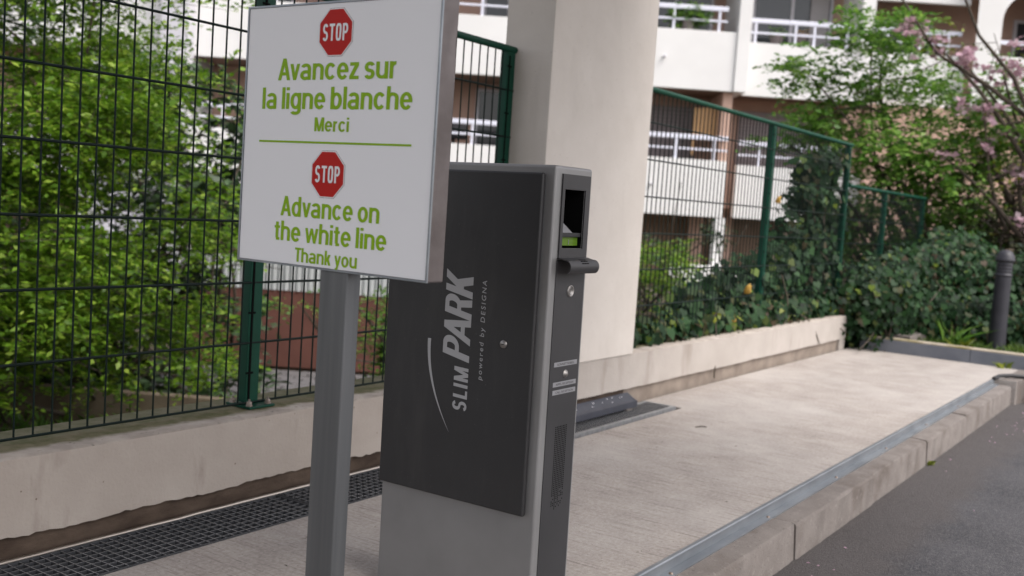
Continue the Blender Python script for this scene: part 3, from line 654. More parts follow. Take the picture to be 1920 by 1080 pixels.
# arch bay at the right
mb = MB(); pr = [(9.42, 3.6), (9.42, 13), (15, 13), (15, 3.6)]
arc_ = [(10.62 + .68 * math.cos(R(180 - 180 * i / 16)), 5.45 + .62 * math.sin(R(180 - 180 * i / 16))) for i in range(17)]
hole = [(9.94, 4.72)] + arc_ + [(11.30, 4.72)]
v = [(a, .0, b) for a, b in [(9.42, 3.6), (9.42, 4.72), (9.42, 13), (15, 13), (15, 4.72), (15, 3.6)] + hole]
k = 6; nA = len(arc_)
mb.add(v, [(0, 1, k, k + nA + 1, 4, 5)] + [(1, 2, k + 1, k)] + [(2, 3, k + 1 + nA // 2)] + [(2, k + 1 + i + 1, k + 1 + i) for i in range(nA // 2)] + [(3, k + 1 + i + 1, k + 1 + i) for i in range(nA // 2, nA - 1)] + [(3, 4, k + nA + 1, k + nA)])
hv = [(a, y, b) for y in (0, .3) for a, b in hole]; nh = len(hole)
mb.add(hv, [(i, i + 1, nh + i + 1, nh + i) for i in range(nh - 1)] + [(nh - 1, 0, nh, 2 * nh - 1)])
mb.build('arch_wall', M['bwhite'], ab)
ap('rail_bar', 'rail', 9.95, 11.3, .05, .11, 4.98, 5.06)
ap('lower_wall', 'bpink', 7.4, 24, .1, .5, -1.6, 3.59)
def window(u0, u1, z0, z1, y=1.6, panes=2, door=False):
    f = MB(); t = .07
    f.box(u0, u1, y - .06, y - .005, z0, z0 + t).box(u0, u1, y - .06, y - .005, z1 - t, z1)
    for i in range(panes + 1):
        x = u0 + (u1 - u0 - t) * i / panes; f.box(x, x + t, y - .06, y - .005, z0 + t, z1 - t)
    fr = f.build('window', M['bgrey'], ab)
    for i in range(panes):
        x = u0 + t + (u1 - u0 - t) * i / panes; MB().box(x, x + (u1 - u0 - t) / panes - t, y - .03, y - .02, z0 + t, z1 - t).build('pane', M['glass'], fr)
    return fr
wc = window(5.05, 6.85, 4.0, 6.1); MB().box(6.35, 6.75, 1.52, 1.535, 4.1, 6.0).build('curtain', M['curtain'], wc)
window(7.55, 9.1, 4.0, 5.6, panes=3)
window(-.92, -.30, 3.9, 6.0, panes=1); window(-.95, -.28, 1.3, 3.5, panes=1); window(2.5, 4.2, 3.9, 6.1)
window(-6.1, -5.0, 1.3, 3.3); window(-6.2, -5.1, 4.0, 6.0); window(-6.3, -4.6, -1.2, .8); window(10.9, 11.5, 4.1, 5.8, panes=1)
window(5.1, 6.4, -1.1, .8)
ap('shutter_box', 'shutter', -.6, -.1, .2, .5, -.9, .5)
for u0, u1, z0, z1 in ((2.35, 3.95, 1.2, 3.35), (5.0, 6.75, 1.2, 3.35)):
    mb = MB(); n = 26
    for i in range(n):
        z = z0 + (z1 - z0) * i / n; h = (z1 - z0) / n
        mb.prism([(1.52, z), (1.50, z + h * .25), (1.50, z + h * .75), (1.52, z + h * .92)], 'x', u0, u1)
    MB().box(u0 - .04, u1 + .04, 1.521, 1.595, z0 - .04, z1 + .04).build('shutter_frame', M['shutter'], ab)
    tag(mb.build('roller_shutter', M['shutter'], ab), kind='stuff')
def railing(u0, u1, z, y, posts, h1=.24, h2=.47):
    rb = ap('rail_bar', 'rail', u0, u1, y, y + .05, z + h2 - .05, z + h2 + .05, bevel=.015)
    ap('rail_bar', 'rail', u0, u1, y + .01, y + .04, z + h1 - .045, z + h1, bevel=.01)
    for p in posts: ap('rail_post', 'rail', p, p + .05, y + .01, y + .045, z, z + h2 - .051)
railing(2.2, 4.46, 2.17, .05, (2.5, 3.35, 4.15)); railing(4.75, 7.0, 2.13, .40, (5.2, 6.1, 6.8))
railing(2.2, 4.25, 4.84, .05, (2.45, 3.1, 4.05)); railing(4.74, 7.05, 4.72, .40, (4.9, 5.75, 6.15, 6.85))
railing(7.38, 9.3, 4.72, .40, (7.7, 8.4, 9.0)); railing(-3.3, -.12, 2.17, .05, (-2.9, -1.62, -.95)); railing(-3.3, -.12, 4.84, .05, (-2.3, -.9))
railing(-6.7, -3.7, 2.17, .05, (-6.2, -5.2)); railing(-6.7, -3.7, 4.84, .05, (-6.2, -5.2))
for u, z in ((2.97, 4.25), (5.95, 4.15), (2.9, 1.6)):
    ov = MB().lathe([(0, 0), (.028, 0), (.028, .10), (.02, .11), (0, .11)], (0, 0, 0), '-y', 12).build('overflow_spout', M['bgrey'], ab); ov.location = (u, .0 if u < 4 else .35, z)

# things on the balconies
ch = empty('folding_chair', W(4.07, 22.6, 2.3), RA, 'tan slatted wooden chair back standing behind the lower balcony railing', 'chair')
for i in range(7): MB().box(-.27 + .075 * i, -.205 + .075 * i, -.015, .0, .33, 1.02 - .012 * abs(i - 3)).build('slat', M['tan'], ch)
for z in (.36, .95): MB().box(-.28, .275, .001, .03, z, z + .05).build('cross_rail', M['tan'], ch)
for s in (-.27, .23): MB().box(s, s + .04, .031, .06, 0, 1.0).build('leg', M['tan'], ch)
MB().box(-.27, .27, .031, .42, .40, .43).build('seat', M['tan'], ch)
tb = empty('balcony_table', W(-1.35, 22.6, 2.2), RA, 'small round table under a dark cloth on the balcony between sign and pillar', 'table')
MB().lathe([(0, .50), (.30, .50), (.33, .47), (.31, .30), (.29, .1), (0, .1)], n=20).build('cloth', M['terrace'], tb)
MB().tube([(0, 0, 0), (0, 0, .12)], .04, 8).build('leg', M['black'], tb)

# terracotta garden wall with pale corrugated panel above, paved path
tw = empty('terracotta_wall', W(-2.2, 12.4, -1.2), RA, 'low terracotta coloured garden wall with a pale corrugated panel above it', 'garden wall')
MB().box(-1.7, 0.85, 0, .2, .06, .98).build('rendered_base', M['terra'], tw)
MB().box(-1.7, 0.85, .03, .2, -.1, .06).build('dark_footing', M['plinth'], tw)
mb = MB(); n = 35
for i in range(n):
    x = -1.7 + 2.55 * i / n; d = 2.55 / n; mb.prism([(x, .02), (x + d * .3, -.02), (x + d * .7, -.02), (x + d, .02), (x + d, .03), (x, .03)], 'z', .981, 1.36)
tag(mb.build('corrugated_panel', M['panel'], tw), kind='stuff')
rp = random.Random(12); path = empty('path', W(-2, 11.2, -1.2), RA); tag(path, kind='structure')
MB().box(-1.9, 1.3, -.75, 1.17, -.1, .004).build('sand_bed', M['soil'], path)
pv = [MB().box(-.115, .115, -.075, .075, 0, .03).build('paver', M['paver'], path, .008)]
first = True
for j in range(11):
    for i in range(12):
        x = -1.75 + .25 * i + (.12 if j % 2 else 0) + rp.uniform(-.008, .008); y = -.65 + .17 * j
        if first: pv[0].location = (x, y, .004); first = False
        else: inst(pv[0], (x, y, .004 + rp.uniform(-.004, .006)), rot=(0, 0, rp.uniform(-.05, .05)))
ed = empty('garden_edging', W(-3.6, 9.1, -1.2), RA - .05, 'weathered brown edging board round the bed under the bright green shrub', 'edging')
for i in range(4): MB().box(-3.4 + 1.25 * i, -2.16 + 1.25 * i, 0, .12, 0, .31).build('board', M['edging'], ed, .012)

# ------------------------------------------------------------------ vegetation
def quat_leaves(P0, D, Nn, L, Wd, fold=.0):
    """rhombic leaves: base P0, direction D, normal Nn -> verts, faces"""
    D = D / np.linalg.norm(D, axis=1)[:, None]; S = np.cross(D, Nn); S /= np.linalg.norm(S, axis=1)[:, None] + 1e-9
    Nn = np.cross(S, D); L = L[:, None]; Wd = Wd[:, None]
    v = np.stack([P0, P0 + D * L * .45 + S * Wd * .5 + Nn * L * .06, P0 + D * L - Nn * L * .05, P0 + D * L * .45 - S * Wd * .5 + Nn * L * .06], 1)
    return v
def leaf_object(name, V, m, parent=None, k=4):
    n = len(V); me = bpy.data.meshes.new(name); me.vertices.add(n * k); me.vertices.foreach_set('co', V.reshape(-1).astype(np.float32))
    me.loops.add(n * k); me.loops.foreach_set('vertex_index', np.arange(n * k, dtype=np.int32))
    me.polygons.add(n); me.polygons.foreach_set('loop_start', np.arange(0, n * k, k, dtype=np.int32))
    try: me.polygons.foreach_set('loop_total', np.full(n, k, dtype=np.int32))
    except Exception: pass
    me.update(calc_edges=True); me.validate(); me.materials.append(m)
    o = bpy.data.objects.new(name, me); COL.objects.link(o); o.parent = parent; return o
def twigs(clumps, L, nleaf, leafL, wr, rng, droop=.25, up=.5, spread=.55, horiz=.75):
    """clumps: (centre, radii, n twigs). Leaves in two ranks along short arching twigs"""
    out = []; wood = []
    for c, rad, n in clumps:
        c = np.array(c); rad = np.array(rad)
        a = rng.normal(size=(n, 3)); a /= np.linalg.norm(a, axis=1)[:, None]
        rr = rng.random(n) ** (1 / 2.2)
        p = c + a * rr[:, None] * rad
        d = a * np.array([1, 1, .35]) * .8 + rng.normal(size=(n, 3)) * .5 + np.array([0, 0, .1]); d[:, 2] *= (1 - horiz * .6)
        d /= np.linalg.norm(d, axis=1)[:, None]
        ln = L * rng.uniform(.6, 1.3, n); p0 = p - d * ln[:, None] * .5
        k = np.arange(nleaf); t = (k + .6) / nleaf
        pos = p0[:, None] + d[:, None] * (ln[:, None] * t)[..., None]; pos[..., 2] -= droop * (ln[:, None] * t ** 2)
        side = np.cross(d, [0, 0, 1.]); side /= np.linalg.norm(side, axis=1)[:, None] + 1e-9
        sg_ = np.where(k % 2 == 0, 1, -1)
        ld = d[:, None] * .55 + side[:, None] * sg_[None, :, None] * .85 + rng.normal(size=pos.shape) * .3
        nn = np.array([0, 0, 1.]) + rng.normal(size=pos.shape) * spread
        l = leafL * rng.uniform(.55, 1.25, pos.shape[:2])
        out.append(quat_leaves(pos.reshape(-1, 3), ld.reshape(-1, 3), nn.reshape(-1, 3), l.ravel(), (l * wr).ravel()))
        for i in range(0, n, 2): wood.append((p0[i], pos[i, -1]))
    return np.concatenate(out), wood
def skeleton(base, tips, r0, rng, kids=3):
    """trunk with forking limbs that end at the clump centres"""
    mb = MB()
    for tip in tips:
        b = np.array(base) + rng.normal(size=3) * [.08, .08, 0]; tip = np.array(tip, float); n = 7; pts = []; rad = []
        bend = rng.normal(size=3) * .12 * np.linalg.norm(tip - b)
        for i in range(n + 1):
            t = i / n; q = b * (1 - t) + tip * t + bend * math.sin(math.pi * t) + np.array([0, 0, .12]) * math.sin(math.pi * t)
            pts.append(q); rad.append(r0 * (1 - t) ** .8 + .006)
        mb.tube(pts, rad, 6)
        for _ in range(kids):
            s = int(rng.integers(3, n)); q = np.array(pts[s]); e = q + rng.normal(size=3) * .38 + np.array([0, 0, .2]); mb.tube([q, (q + e) / 2 + rng.normal(size=3) * .05, e], [rad[s] * .5, rad[s] * .35, .004], 5)
    return mb
def tree(name, label, cat, base, clumps, m, L, nleaf, leafL, wr, seed, r0=.05, group=None, **kw):
    rng = np.random.default_rng(seed); t = empty(name, base, 0, label, cat, group); b = np.array(base)
    cl = [(np.array(W(*c)) - b, r, n) for c, r, n in clumps]
    V, wood = twigs(cl, L, nleaf, leafL, wr, rng, **kw)
    leaf_object('crown', V, M[m], t)
    mb = skeleton((0, 0, 0), [c for c, _, _ in cl][::max(1, len(cl) // 14)], r0, rng)
    for a, e in wood[::2]: mb.tube([a, e], [.003, .0012], 3, False)
    mb.build('trunk', M['bark'], t); return t
def clumps_in(u0, u1, d0, d1, z0, z1, n, r, tw, seed, keep=None):
    g = random.Random(seed); out = []
    while len(out) < n:
        u, d, z = g.uniform(u0, u1), g.uniform(d0, d1), g.uniform(z0, z1)
        if keep and not keep(u, d, z): continue
        s = g.uniform(.7, 1.25); out.append(((u, d, z), (r * s, r * s, r * s * .7), int(tw * s * s)))
    return out
# large bright shrub left behind the near fence
cl = clumps_in(-7.2, -2.4, 6.8, 9.0, -.75, 3.5, 108, .60, 125, 1, lambda u, d, z: u < d / 8 * (-3.6 if z > 2.1 else -3.2 if z > 1.0 else -2.65 if z > .1 else -3.3))
cl += clumps_in(-3.3, -2.35, 7.4, 8.3, -.35, 1.45, 13, .42, 44, 51) + clumps_in(-4.2, -2.75, 7.4, 8.3, 1.6, 3.2, 12, .45, 34, 52)
cl += [((-2.2, 7.4, 2.35), (.45, .4, .12), 16), ((-2.35, 7.4, 1.65), (.5, .4, .3), 30), ((-2.1, 7.5, 1.0), (.45, .4, .25), 26), ((-2.2, 7.6, .55), (.5, .4, .25), 28), ((-2.3, 8.0, .1), (.4, .4, .12), 10), ((-3.1, 8.0, -.6), (.4, .4, .2), 26)]
tree('shrub', 'tall bright yellow green shrub with fine arching twigs filling the view behind the near fence', 'shrub', W(-3.8, 9.6, -1.2), cl, 'leaf_bright', .42, 17, .058, .52, 11, .016)
tree('shrub', 'lighter green shrub low behind the terracotta wall seen between sign post and machine', 'shrub', W(-.9, 9.2, -1.2), [((-1.0, 8.9, -.1), (.40, .3, .32), 90), ((-.85, 8.9, -.5), (.38, .3, .34), 100), ((-.95, 9.1, -.85), (.42, .3, .2), 60), ((-1.75, 8.9, .0), (.5, .3, .07), 12), ((-.7, 9, .45), (.3, .3, .3), 30), ((-1.4, 8.9, .15), (.3, .3, .06), 8)], 'leaf_maple', .3, 12, .055, .5, 12, .03)
tree('dark_shrub', 'dark broad leaved evergreen shrub behind the right flank of the bright green shrub, plus low dark clumps added for shade', 'shrub', W(-2.8, 10.3, -1.2), clumps_in(-3.7, -2.35, 9.6, 10.6, -1.0, 2.0, 26, .45, 30, 4) + clumps_in(-5.5, -3.3, 9.3, 10.2, -1.1, .6, 18, .5, 40, 41), 'leaf_dark', .35, 9, .15, .42, 13, .014, droop=.5, spread=.7)  # second clump set added, its dark leaves standing in for shade behind the bright shrub
tree('dark_shrub', 'dense dark evergreen shrub deep behind the left end of the garden', 'shrub', W(-5.6, 10.8, -1.2), clumps_in(-8, -3.9, 9.8, 11.2, -1.0, 3.8, 46, .7, 26, 5), 'leaf_dark', .4, 9, .13, .42, 14, .018, droop=.4, spread=.7)
tree('shrub', 'bright green shrub in the garden just right of the pillar, behind the fence', 'shrub', W(1.5, 10.2, -1.2), clumps_in(.7, 1.95, 9.6, 10.8, -.9, .75, 18, .38, 34, 6), 'leaf_bright', .3, 12, .06, .5, 15, .03)
tree('dark_shrub', 'small dark shrub in front of the white ground floor parapet behind the right fence', 'shrub', W(3.6, 13.2, -1.2), clumps_in(2.0, 3.0, 15, 16, -.6, 1.0, 10, .4, 20, 7), 'leaf_dark', .3, 9, .10, .45, 16, .03)
# green maple like tree at the right
g = [((2.35, 10.0, 2.45), (.5, .4, .16), 26), ((2.6, 10.2, 2.0), (.45, .4, .16), 24), ((2.9, 9.8, 2.75), (.5, .5, .22), 36), ((3.1, 10.2, 2.3), (.6, .5, .22), 46), ((2.75, 10.0, 1.65), (.55, .5, .18), 30), ((3.3, 9.8, 1.75), (.7, .5, .25), 66),
     ((3.75, 10.3, 2.35), (.6, .5, .22), 40), ((3.4, 10.4, 2.9), (.5, .4, .2), 24), ((4.2, 9.9, 1.9), (.6, .5, .25), 52), ((3.8, 9.8, 1.45), (.7, .5, .25), 56), ((4.6, 10.2, 2.3), (.5, .5, .3), 34), ((4.75, 10.1, 1.55), (.55, .5, .3), 44), ((5.2, 10.2, 2.0), (.5, .5, .4), 42),
     ((3.3, 10, 1.25), (.5, .5, .2), 28), ((4.3, 10.0, 1.05), (.6, .5, .3), 40), ((3.75, 10, .9), (.45, .4, .25), 22), ((5.0, 10.1, 1.1), (.6, .5, .35), 40), ((2.45, 9.9, 1.95), (.5, .3, .08), 14), ((2.2, 9.9, 1.75), (.35, .3, .06), 9)]
g = [((c[0] + .33 - max(0, c[0] - 3.4) * .12, c[1], c[2]), (r[0] * 1.02, r[1], r[2] * 1.5), int(n * 2.1)) for c, r, n in g]
g = [((c[0] * 1.17, c[1] * 1.17, 1 + (c[2] - 1) * 1.17), (r[0] * 1.17, r[1], r[2] * 1.25), int(n * (1.3 if c[0] < 4.4 else 1.6 if c[2] > 1.6 else .5))) for c, r, n in g]
tree('maple_tree', 'light green tree with layered airy foliage rising behind the far end of the right fence', 'tree', W(4.95, 12.0, .0), g, 'leaf_maple', .38, 13, .078, .55, 21, .024, spread=.45, horiz=1.0)
# cherry tree with pink blossom, beyond and right
pk = [((4.75, 12.6, 3.35), (.35, .3, .16), 24), ((5.2, 12.6, 3.1), (.3, .3, .14), 20), ((5.75, 12.6, 2.95), (.35, .3, .18), 26), ((6.1, 12.4, 3.3), (.3, .3, .2), 14), ((5.0, 12.6, 2.0), (.35, .3, .15), 12), ((5.6, 12.3, 2.05), (.35, .3, .2), 14), ((6.0, 12.2, 1.85), (.35, .3, .3), 30), ((6.1, 12.2, 1.2), (.3, .3, .2), 20), ((5.5, 12.4, 2.5), (.4, .3, .2), 16), ((6.2, 12.2, 2.4), (.3, .3, .25), 26), ((6.4, 12.2, 2.9), (.35, .3, .3), 24), ((6.6, 12.2, 1.6), (.4, .4, .4), 34)]
pk = [((c[0] * .89, c[1] * .89, 1 + (c[2] - 1) * .89), (r[0] * .89, r[1] * .9, r[2] * .89), int(n * .42)) for c, r, n in pk]
ct = tree('cherry_tree', 'cherry tree with sparse pink blossom and thin dark branches at the right edge', 'tree', W(6.3, 11.2, .0), pk, 'blossom', .22, 12, .075, .85, 31, .040, spread=.9)
rng = np.random.default_rng(33); b = np.array(W(6.3, 11.2, 0)); V, _ = twigs([(np.array(W(*c)) - b, (r[0] * 1.3, r[1] * 1.3, r[2] * 1.6), n) for c, r, n in pk], .3, 7, .06, .5, rng, spread=.7)
leaf_object('young_leaves', V, M['leaf_yellow'], ct)
mb = MB()
for pts in ([(5.0, 12.3, 3.9), (5.3, 12.3, 3.3), (5.75, 12.3, 2.85), (6.0, 12.3, 2.4), (6.5, 12.35, 1.5)], [(6.0, 12.2, 3.7), (6.15, 12.2, 3.0), (6.1, 12.2, 2.5), (6.6, 12.3, 1.7)], [(4.4, 12.5, 3.75), (4.9, 12.5, 3.1), (5.5, 12.4, 2.75), (6.3, 12.35, 2.2)]):
    mb.tube([np.array(W(p[0] * .89, p[1] * .89, 1 + (p[2] - 1) * .89)) - b for p in pts], [.012, .016, .022, .028, .034][:len(pts)], 7)
mb.build('long_branch', M['bark'], ct)
tree('dark_shrub', 'dark olive and brown leaved shrub standing directly above the ivy bank near the bollard', 'shrub', W(5.4, 11.0, 0), clumps_in(4.75, 7.2, 10.8, 11.6, .45, 1.65, 26, .40, 34, 61), 'leaf_brown', .3, 11, .06, .5, 62, .02, spread=.8)
tree('dark_shrub', 'large dark reddish brown shrub closing the view above the bollard', 'shrub', W(6.4, 13.4, 0), clumps_in(5.3, 8.6, 12.4, 13.4, .15, 1.85, 42, .5, 40, 8), 'leaf_brown', .35, 11, .075, .5, 22, .04, spread=.8)
tree('shrub', 'olive green shrub between the ivy and the light green tree, behind the low fence', 'shrub', W(4.6, 12.2, 0), clumps_in(3.9, 6.0, 12.0, 12.8, .2, 1.3, 26, .42, 34, 9), 'leaf_maple', .35, 11, .065, .5, 23, .03, spread=.7)

# ivy: several plants climbing over the fences
def ivy(name, label, vols, seed, base, leafL=.075, m='leaf_ivy', cat='ivy', wr=.95, group=None):
    rng = np.random.default_rng(seed); t = empty(name, base, 0, label, cat, group); b = np.array(base); out = []; mb = MB()
    for c, rad, n in vols:
        c = np.array(c); rad = np.array(rad); a = rng.normal(size=(n, 3)); a /= np.linalg.norm(a, axis=1)[:, None]
        p = c + a * (rng.random(n)[:, None] ** .4) * rad * rng.choice([.8, 1., 1.3], n)[:, None] - b
        nn = a * .8 + np.array([-.35, -.7, .35]) + rng.normal(size=(n, 3)) * .45
        d = np.stack([rng.normal(size=n) * .6, rng.normal(size=n) * .5, -np.abs(rng.normal(size=n)) - .2], 1); d -= nn * ((d * nn).sum(1) / (nn * nn).sum(1))[:, None]
        l = leafL * rng.uniform(.4, 1.35, n)
        D = d / np.linalg.norm(d, axis=1)[:, None]; S = np.cross(D, nn); S /= np.linalg.norm(S, axis=1)[:, None]; Nv = np.cross(S, D); L_ = l[:, None]; Wd = L_ * wr
        out.append(np.stack([p + D * L_ * .12, p - D * L_ * .04 + S * Wd * .34, p + D * L_ * .38 + S * Wd * .52 - Nv * L_ * .08, p + D * L_ * .95 - Nv * L_ * .12, p + D * L_ * .38 - S * Wd * .52 - Nv * L_ * .08, p - D * L_ * .04 - S * Wd * .34], 1))
        for _ in range(max(2, n // 120)):
            q = c - b + rng.normal(size=3) * rad * .4; e = q + np.array([rng.normal() * .25, rng.normal() * .08, -abs(rng.normal()) * .3 - .1]); mb.tube([q, (q + e) / 2 + rng.normal(size=3) * .03, e], .005, 4, False)
    leaf_object('leaves', np.concatenate(out), M[m], t, 6); mb.build('stems', M['bark'], t); return t
V1 = []
g_ = random.Random(77)
for i in range(16):                                   # trailing along the wall top
    x = 4.95 + 3.5 * i / 15; V1.append(((x, 2.67, .315 + .02 * i / 15), (.24, .13, .07 + .04 * g_.random() + .05 * i / 15), 230 + 14 * i))
ivy('ivy', 'low ivy trailing along the top of the right low wall at the fence foot', V1, 1, (6.6, 2.7, .25), .062)
V2 = []
for i in range(15):
    x = 6.1 + 2.5 * i / 14; s = i / 14; V2.append(((x, 2.76, .40 + .20 * s), (.3, .14, .17 + .24 * s), 320 + int(300 * s)))
for x, z, r in ((8.15, 1.2, .17), (8.25, 1.42, .16), (8.45, 1.2, .24), (8.3, .8, .3), (7.7, .6, .22), (8.55, 1.5, .14), (8.75, 1.0, .25), (7.95, .85, .3), (8.55, .6, .35)): V2.append(((x, 2.78, z), (r, .16, r * .85), int(1700 * r)))
ivy('ivy', 'tall dark ivy climbing the right fence to its top around the fourth green post', V2, 2, (8.2, 2.75, .3), .06)
V3 = []
for i in range(22):
    s = i / 21; x = 8.8 + 2.8 * s
    for z in (.12, .30 + .15 * s, .40 + .42 * s): V3.append(((x, 2.45 + g_.uniform(-.15, .2) - .25 * s, z + g_.uniform(-.06, .06)), (.40, .28, .20), 520))
for i in range(16):
    s = i / 15; V3.append(((9.55 + 1.1 * s, 2.3 - 1.5 * s, .22), (.42, .3, .26), 560)); V3.append(((10.3 + .8 * s, 2.3 - 1.6 * s, .55), (.46, .34, .30), 520))
ivy('ivy', 'thick bank of dark ivy beyond the end of the low wall, running behind the bollard', V3, 3, (10.2, 2.2, .03), .055)
V4 = [((5.2 + .28 * i, 2.60 + g_.uniform(-.05, .05), .33 + g_.uniform(-.02, .07)), (.14, .07, .06), 13) for i in range(11)]
ivy('seedlings', 'yellow green young leaves sprouting through the ivy on the right low wall', V4, 4, (6.5, 2.6, .27), .05, 'leaf_yellow', 'plant', .6)
# fallen yellow leaves caught in the ivy
def single_leaf(x, y, z, s, seed, label, m='leaf_tan'):
    rg = random.Random(seed); mb = MB(); n = 10; pr = [(0, 0)]
    for i in range(n + 1):
        a = math.pi * i / n; r_ = s * (.5 + .12 * rg.random()) * (1 + .25 * math.sin(a) * (i % 2)); pr.append((r_ * math.cos(a) * .8, s * .1 + r_ * 1.7 * math.sin(a)))
    v = [(a, .012 * math.sin(b * 60) - .15 * abs(a), b) for a, b in pr] + [(0, -.004, s * .7)]
    k = len(pr); mb.add(v, [(k, i, i + 1) for i in range(1, k - 1)] + [(k, k - 1, 0), (k, 0, 1)], True)
    o = mb.build('fallen_leaf', M[m]); o.location = (x, y, z); o.rotation_euler = (.2, .3 * rg.uniform(-1, 1), -.6); sol = o.modifiers.new('s', 'SOLIDIFY'); sol.thickness = .0008
    tag(o, label, 'leaf'); return o
single_leaf(6.62, 2.60, .50, .062, 1, 'large curled yellow leaf caught low on the right fence beside the green post')
single_leaf(6.3, 2.55, .33, .045, 2, 'small orange tinged leaf lying in the ivy below the big yellow one')
single_leaf(7.05, 2.60, 1.12, .05, 3, 'faded tan leaf stuck high on the fence just right of the tall green post')

# balcony plants
def potted(label, u, d, z, rad, n, seed, leaf='leaf_maple', leafL=.09):
    t = empty('potted_plant', W(u, d, z), RA, label, 'plant')
    MB().lathe([(0, 0), (.11, 0), (.15, .22), (.16, .24), (.14, .24), (.13, .20), (0, .20)], n=16).build('pot', M['shutter'], t)
    rng = np.random.default_rng(seed); V, wd = twigs([((0, 0, .24 + rad[2] * .4), rad, n)], .2, 8, leafL, .5, rng)
    leaf_object('foliage', V, M[leaf], t)
    mb = MB(); mb.tube([(0, 0, .2), (0, 0, .24 + rad[2])], .012, 5)
    for a, e in wd: mb.tube([a, e], .003, 3, False)
    mb.build('stem', M['bark'], t)
potted('bushy reddish green plant spilling over the upper balcony rail right of the pillar', 3.45, 22.22, 4.84, (.50, .22, .26), 130, 1, 'leaf_maple', .10)
potted('small green potted plant behind the upper right balcony rail', 5.45, 22.7, 4.72, (.2, .15, .12), 14, 2)
potted('small plant with pale salmon flowers on the upper right balcony', 5.95, 22.7, 4.78, (.12, .12, .14), 8, 3, 'leaf_tan', .06)
potted('green potted plant at the right end of the upper right balcony', 6.75, 22.7, 4.76, (.22, .15, .18), 20, 4)
potted('leafy potted plant behind the rail of the far right balcony', 7.7, 22.7, 4.76, (.3, .2, .25), 34, 5)

# grass and small plants round the bollard, petals and litter
def tufts(name, label, cat, spots, seed, h, wd, m='grass', kind=None, n=14, spread=.06):
    rng = np.random.default_rng(seed); out = []
    for x, y, z in spots:
        k = n; b = np.stack([x + rng.normal(size=k) * spread, y + rng.normal(size=k) * spread, np.full(k, z)], 1)
        lean = rng.normal(size=(k, 3)) * .35; lean[:, 2] = 1; L = h * rng.uniform(.5, 1.1, k)[:, None]
        s = np.cross(lean, rng.normal(size=(k, 3))); s /= np.linalg.norm(s, axis=1)[:, None]; mid = b + lean * L * .5; tip = b + lean * L * .85 + lean * np.array([1, 1, 0]) * L * .8
        out.append(np.stack([b - s * wd * .3, b + s * wd * .3, mid + s * wd * .5, tip, mid - s * wd * .5], 1))
    o = leaf_object(name, np.concatenate(out), M[m], None, 5); tag(o, label, cat, kind=kind); return o
g_ = random.Random(8)
tufts('grass', 'loose grass tufts growing along the bed kerb around the bollard', 'grass', [(8.95 + g_.uniform(0, .5), g_.uniform(.7, 1.95), .03) for _ in range(60)], 5, .12, .006, kind='stuff')
tufts('weed', 'bright green broad bladed weed left of the bollard at the bed kerb', 'plant', [(8.95, 1.66, .03), (8.97, 1.62, .03)], 6, .17, .028, 'leaf_yellow', n=5, spread=.02)
tufts('strap_leaf_plant', 'dark strap leaved plant arching behind the bright weed', 'plant', [(9.15, 1.78, .03), (9.15, 1.84, .03), (9.2, 1.72, .03)], 7, .30, .022, 'leaf_maple', n=8, spread=.03)
tufts('weed', 'tiny yellow green weed in the gutter joint of the kerb', 'plant', [(5.45, 1.10, -.165)], 8, .035, .012, 'leaf_yellow', n=9, spread=.01)
tufts('weed', 'low bright seedling on the platform side of the far grey kerb', 'plant', [(8.60, 1.30, 0)], 9, .07, .03, 'leaf_yellow', n=6, spread=.02)
tufts('ground_cover', 'patchy low weeds on the garden soil behind the near fence', 'ground cover', [W(g_.uniform(-5.5, -.8), g_.uniform(7.0, 10.6), -1.2) for _ in range(260)], 10, .16, .03, 'leaf_maple', kind='stuff', n=10, spread=.12)
rng = np.random.default_rng(4)
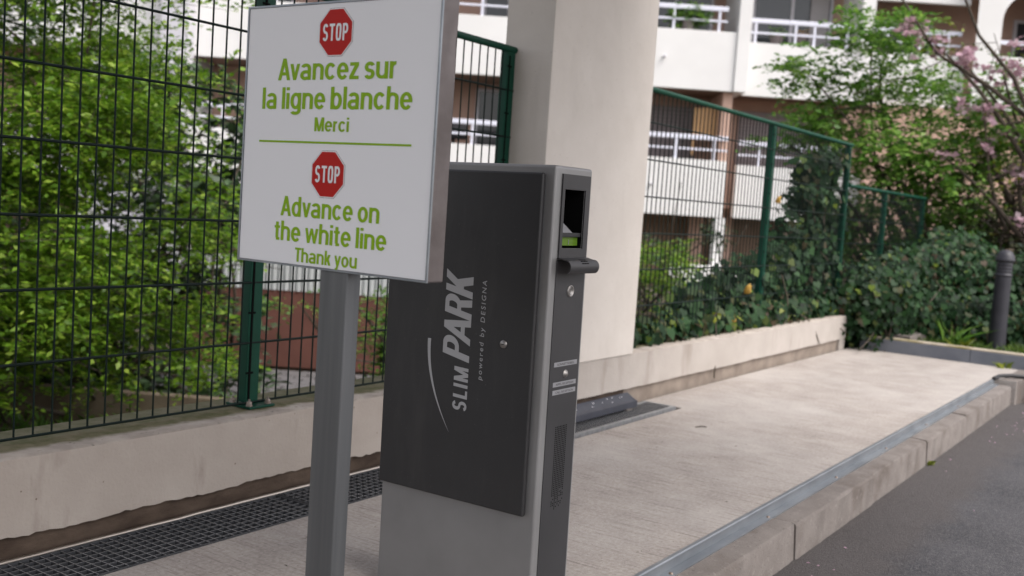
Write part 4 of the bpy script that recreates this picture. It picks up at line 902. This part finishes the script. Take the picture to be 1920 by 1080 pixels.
n = 300; p = np.stack([7.9 - np.abs(rng.normal(size=n)) * .55, .98 - np.abs(rng.normal(size=n)) * .10, np.full(n, -.162)], 1); p[:200, 0] = 7.85 + rng.normal(size=200) * .16; p[:200, 1] = .86 + rng.normal(size=200) * .06
k2 = 14; p[-k2:, 0] = rng.uniform(3, 7, k2); p[-k2:, 1] = 1.08 - np.abs(rng.normal(size=k2)) * .12
a = rng.random(n) * 6.28; d = np.stack([np.cos(a), np.sin(a), rng.normal(size=n) * .15], 1)
pe = leaf_object('petals', quat_leaves(p, d, np.tile([0, 0, 1.], (n, 1)) + rng.normal(size=(n, 3)) * .2, rng.uniform(.008, .018, n), rng.uniform(.007, .013, n)), M['petal'])
tag(pe, 'fallen pink cherry petals gathered in the gutter beyond the kerb end', 'petals', kind='stuff')
n = 150; p = np.stack([rng.uniform(1.5, 8, n), rng.uniform(1.3, 2.2, n), np.full(n, .002)], 1); p[90:, 1] = rng.uniform(.4, 1.05, 60); p[90:, 2] = -.163
a = rng.random(n) * 6.28; d = np.stack([np.cos(a), np.sin(a), 0 * a], 1)
li = leaf_object('litter', quat_leaves(p, d, np.tile([0, 0, 1.], (n, 1)), rng.uniform(.004, .016, n), rng.uniform(.002, .006, n)), M['bark'])
tag(li, 'scattered dark twig bits and crumbs on the platform and road', 'litter', kind='stuff')
tw_ = MB().tube([(0, 0, 0), (.03, .006, .004), (.055, .0, .003)], [.002, .003, .0015], 5).build('twig', M['bark']); tw_.location = (4.53, 1.98, .003); tw_.rotation_euler = (0, 0, -.9)
tag(tw_, 'small dark twig lying on the platform in front of the pillar grate', 'twig')
n = 500; p = np.stack([rng.uniform(4.9, 8.5, n), 2.60 + rng.normal(size=n) * .035, np.full(n, .276)], 1); a = rng.random(n) * 6.28; d = np.stack([np.cos(a), np.sin(a), rng.normal(size=n) * .3], 1)
ll = leaf_object('leaf_litter', quat_leaves(p, d, np.tile([0, 0, 1.], (n, 1)) + rng.normal(size=(n, 3)) * .4, rng.uniform(.012, .04, n), rng.uniform(.008, .022, n)), M['leaf_brown'])
tag(ll, 'dead brown leaf litter along the top of the right low wall', 'leaf litter', kind='stuff')
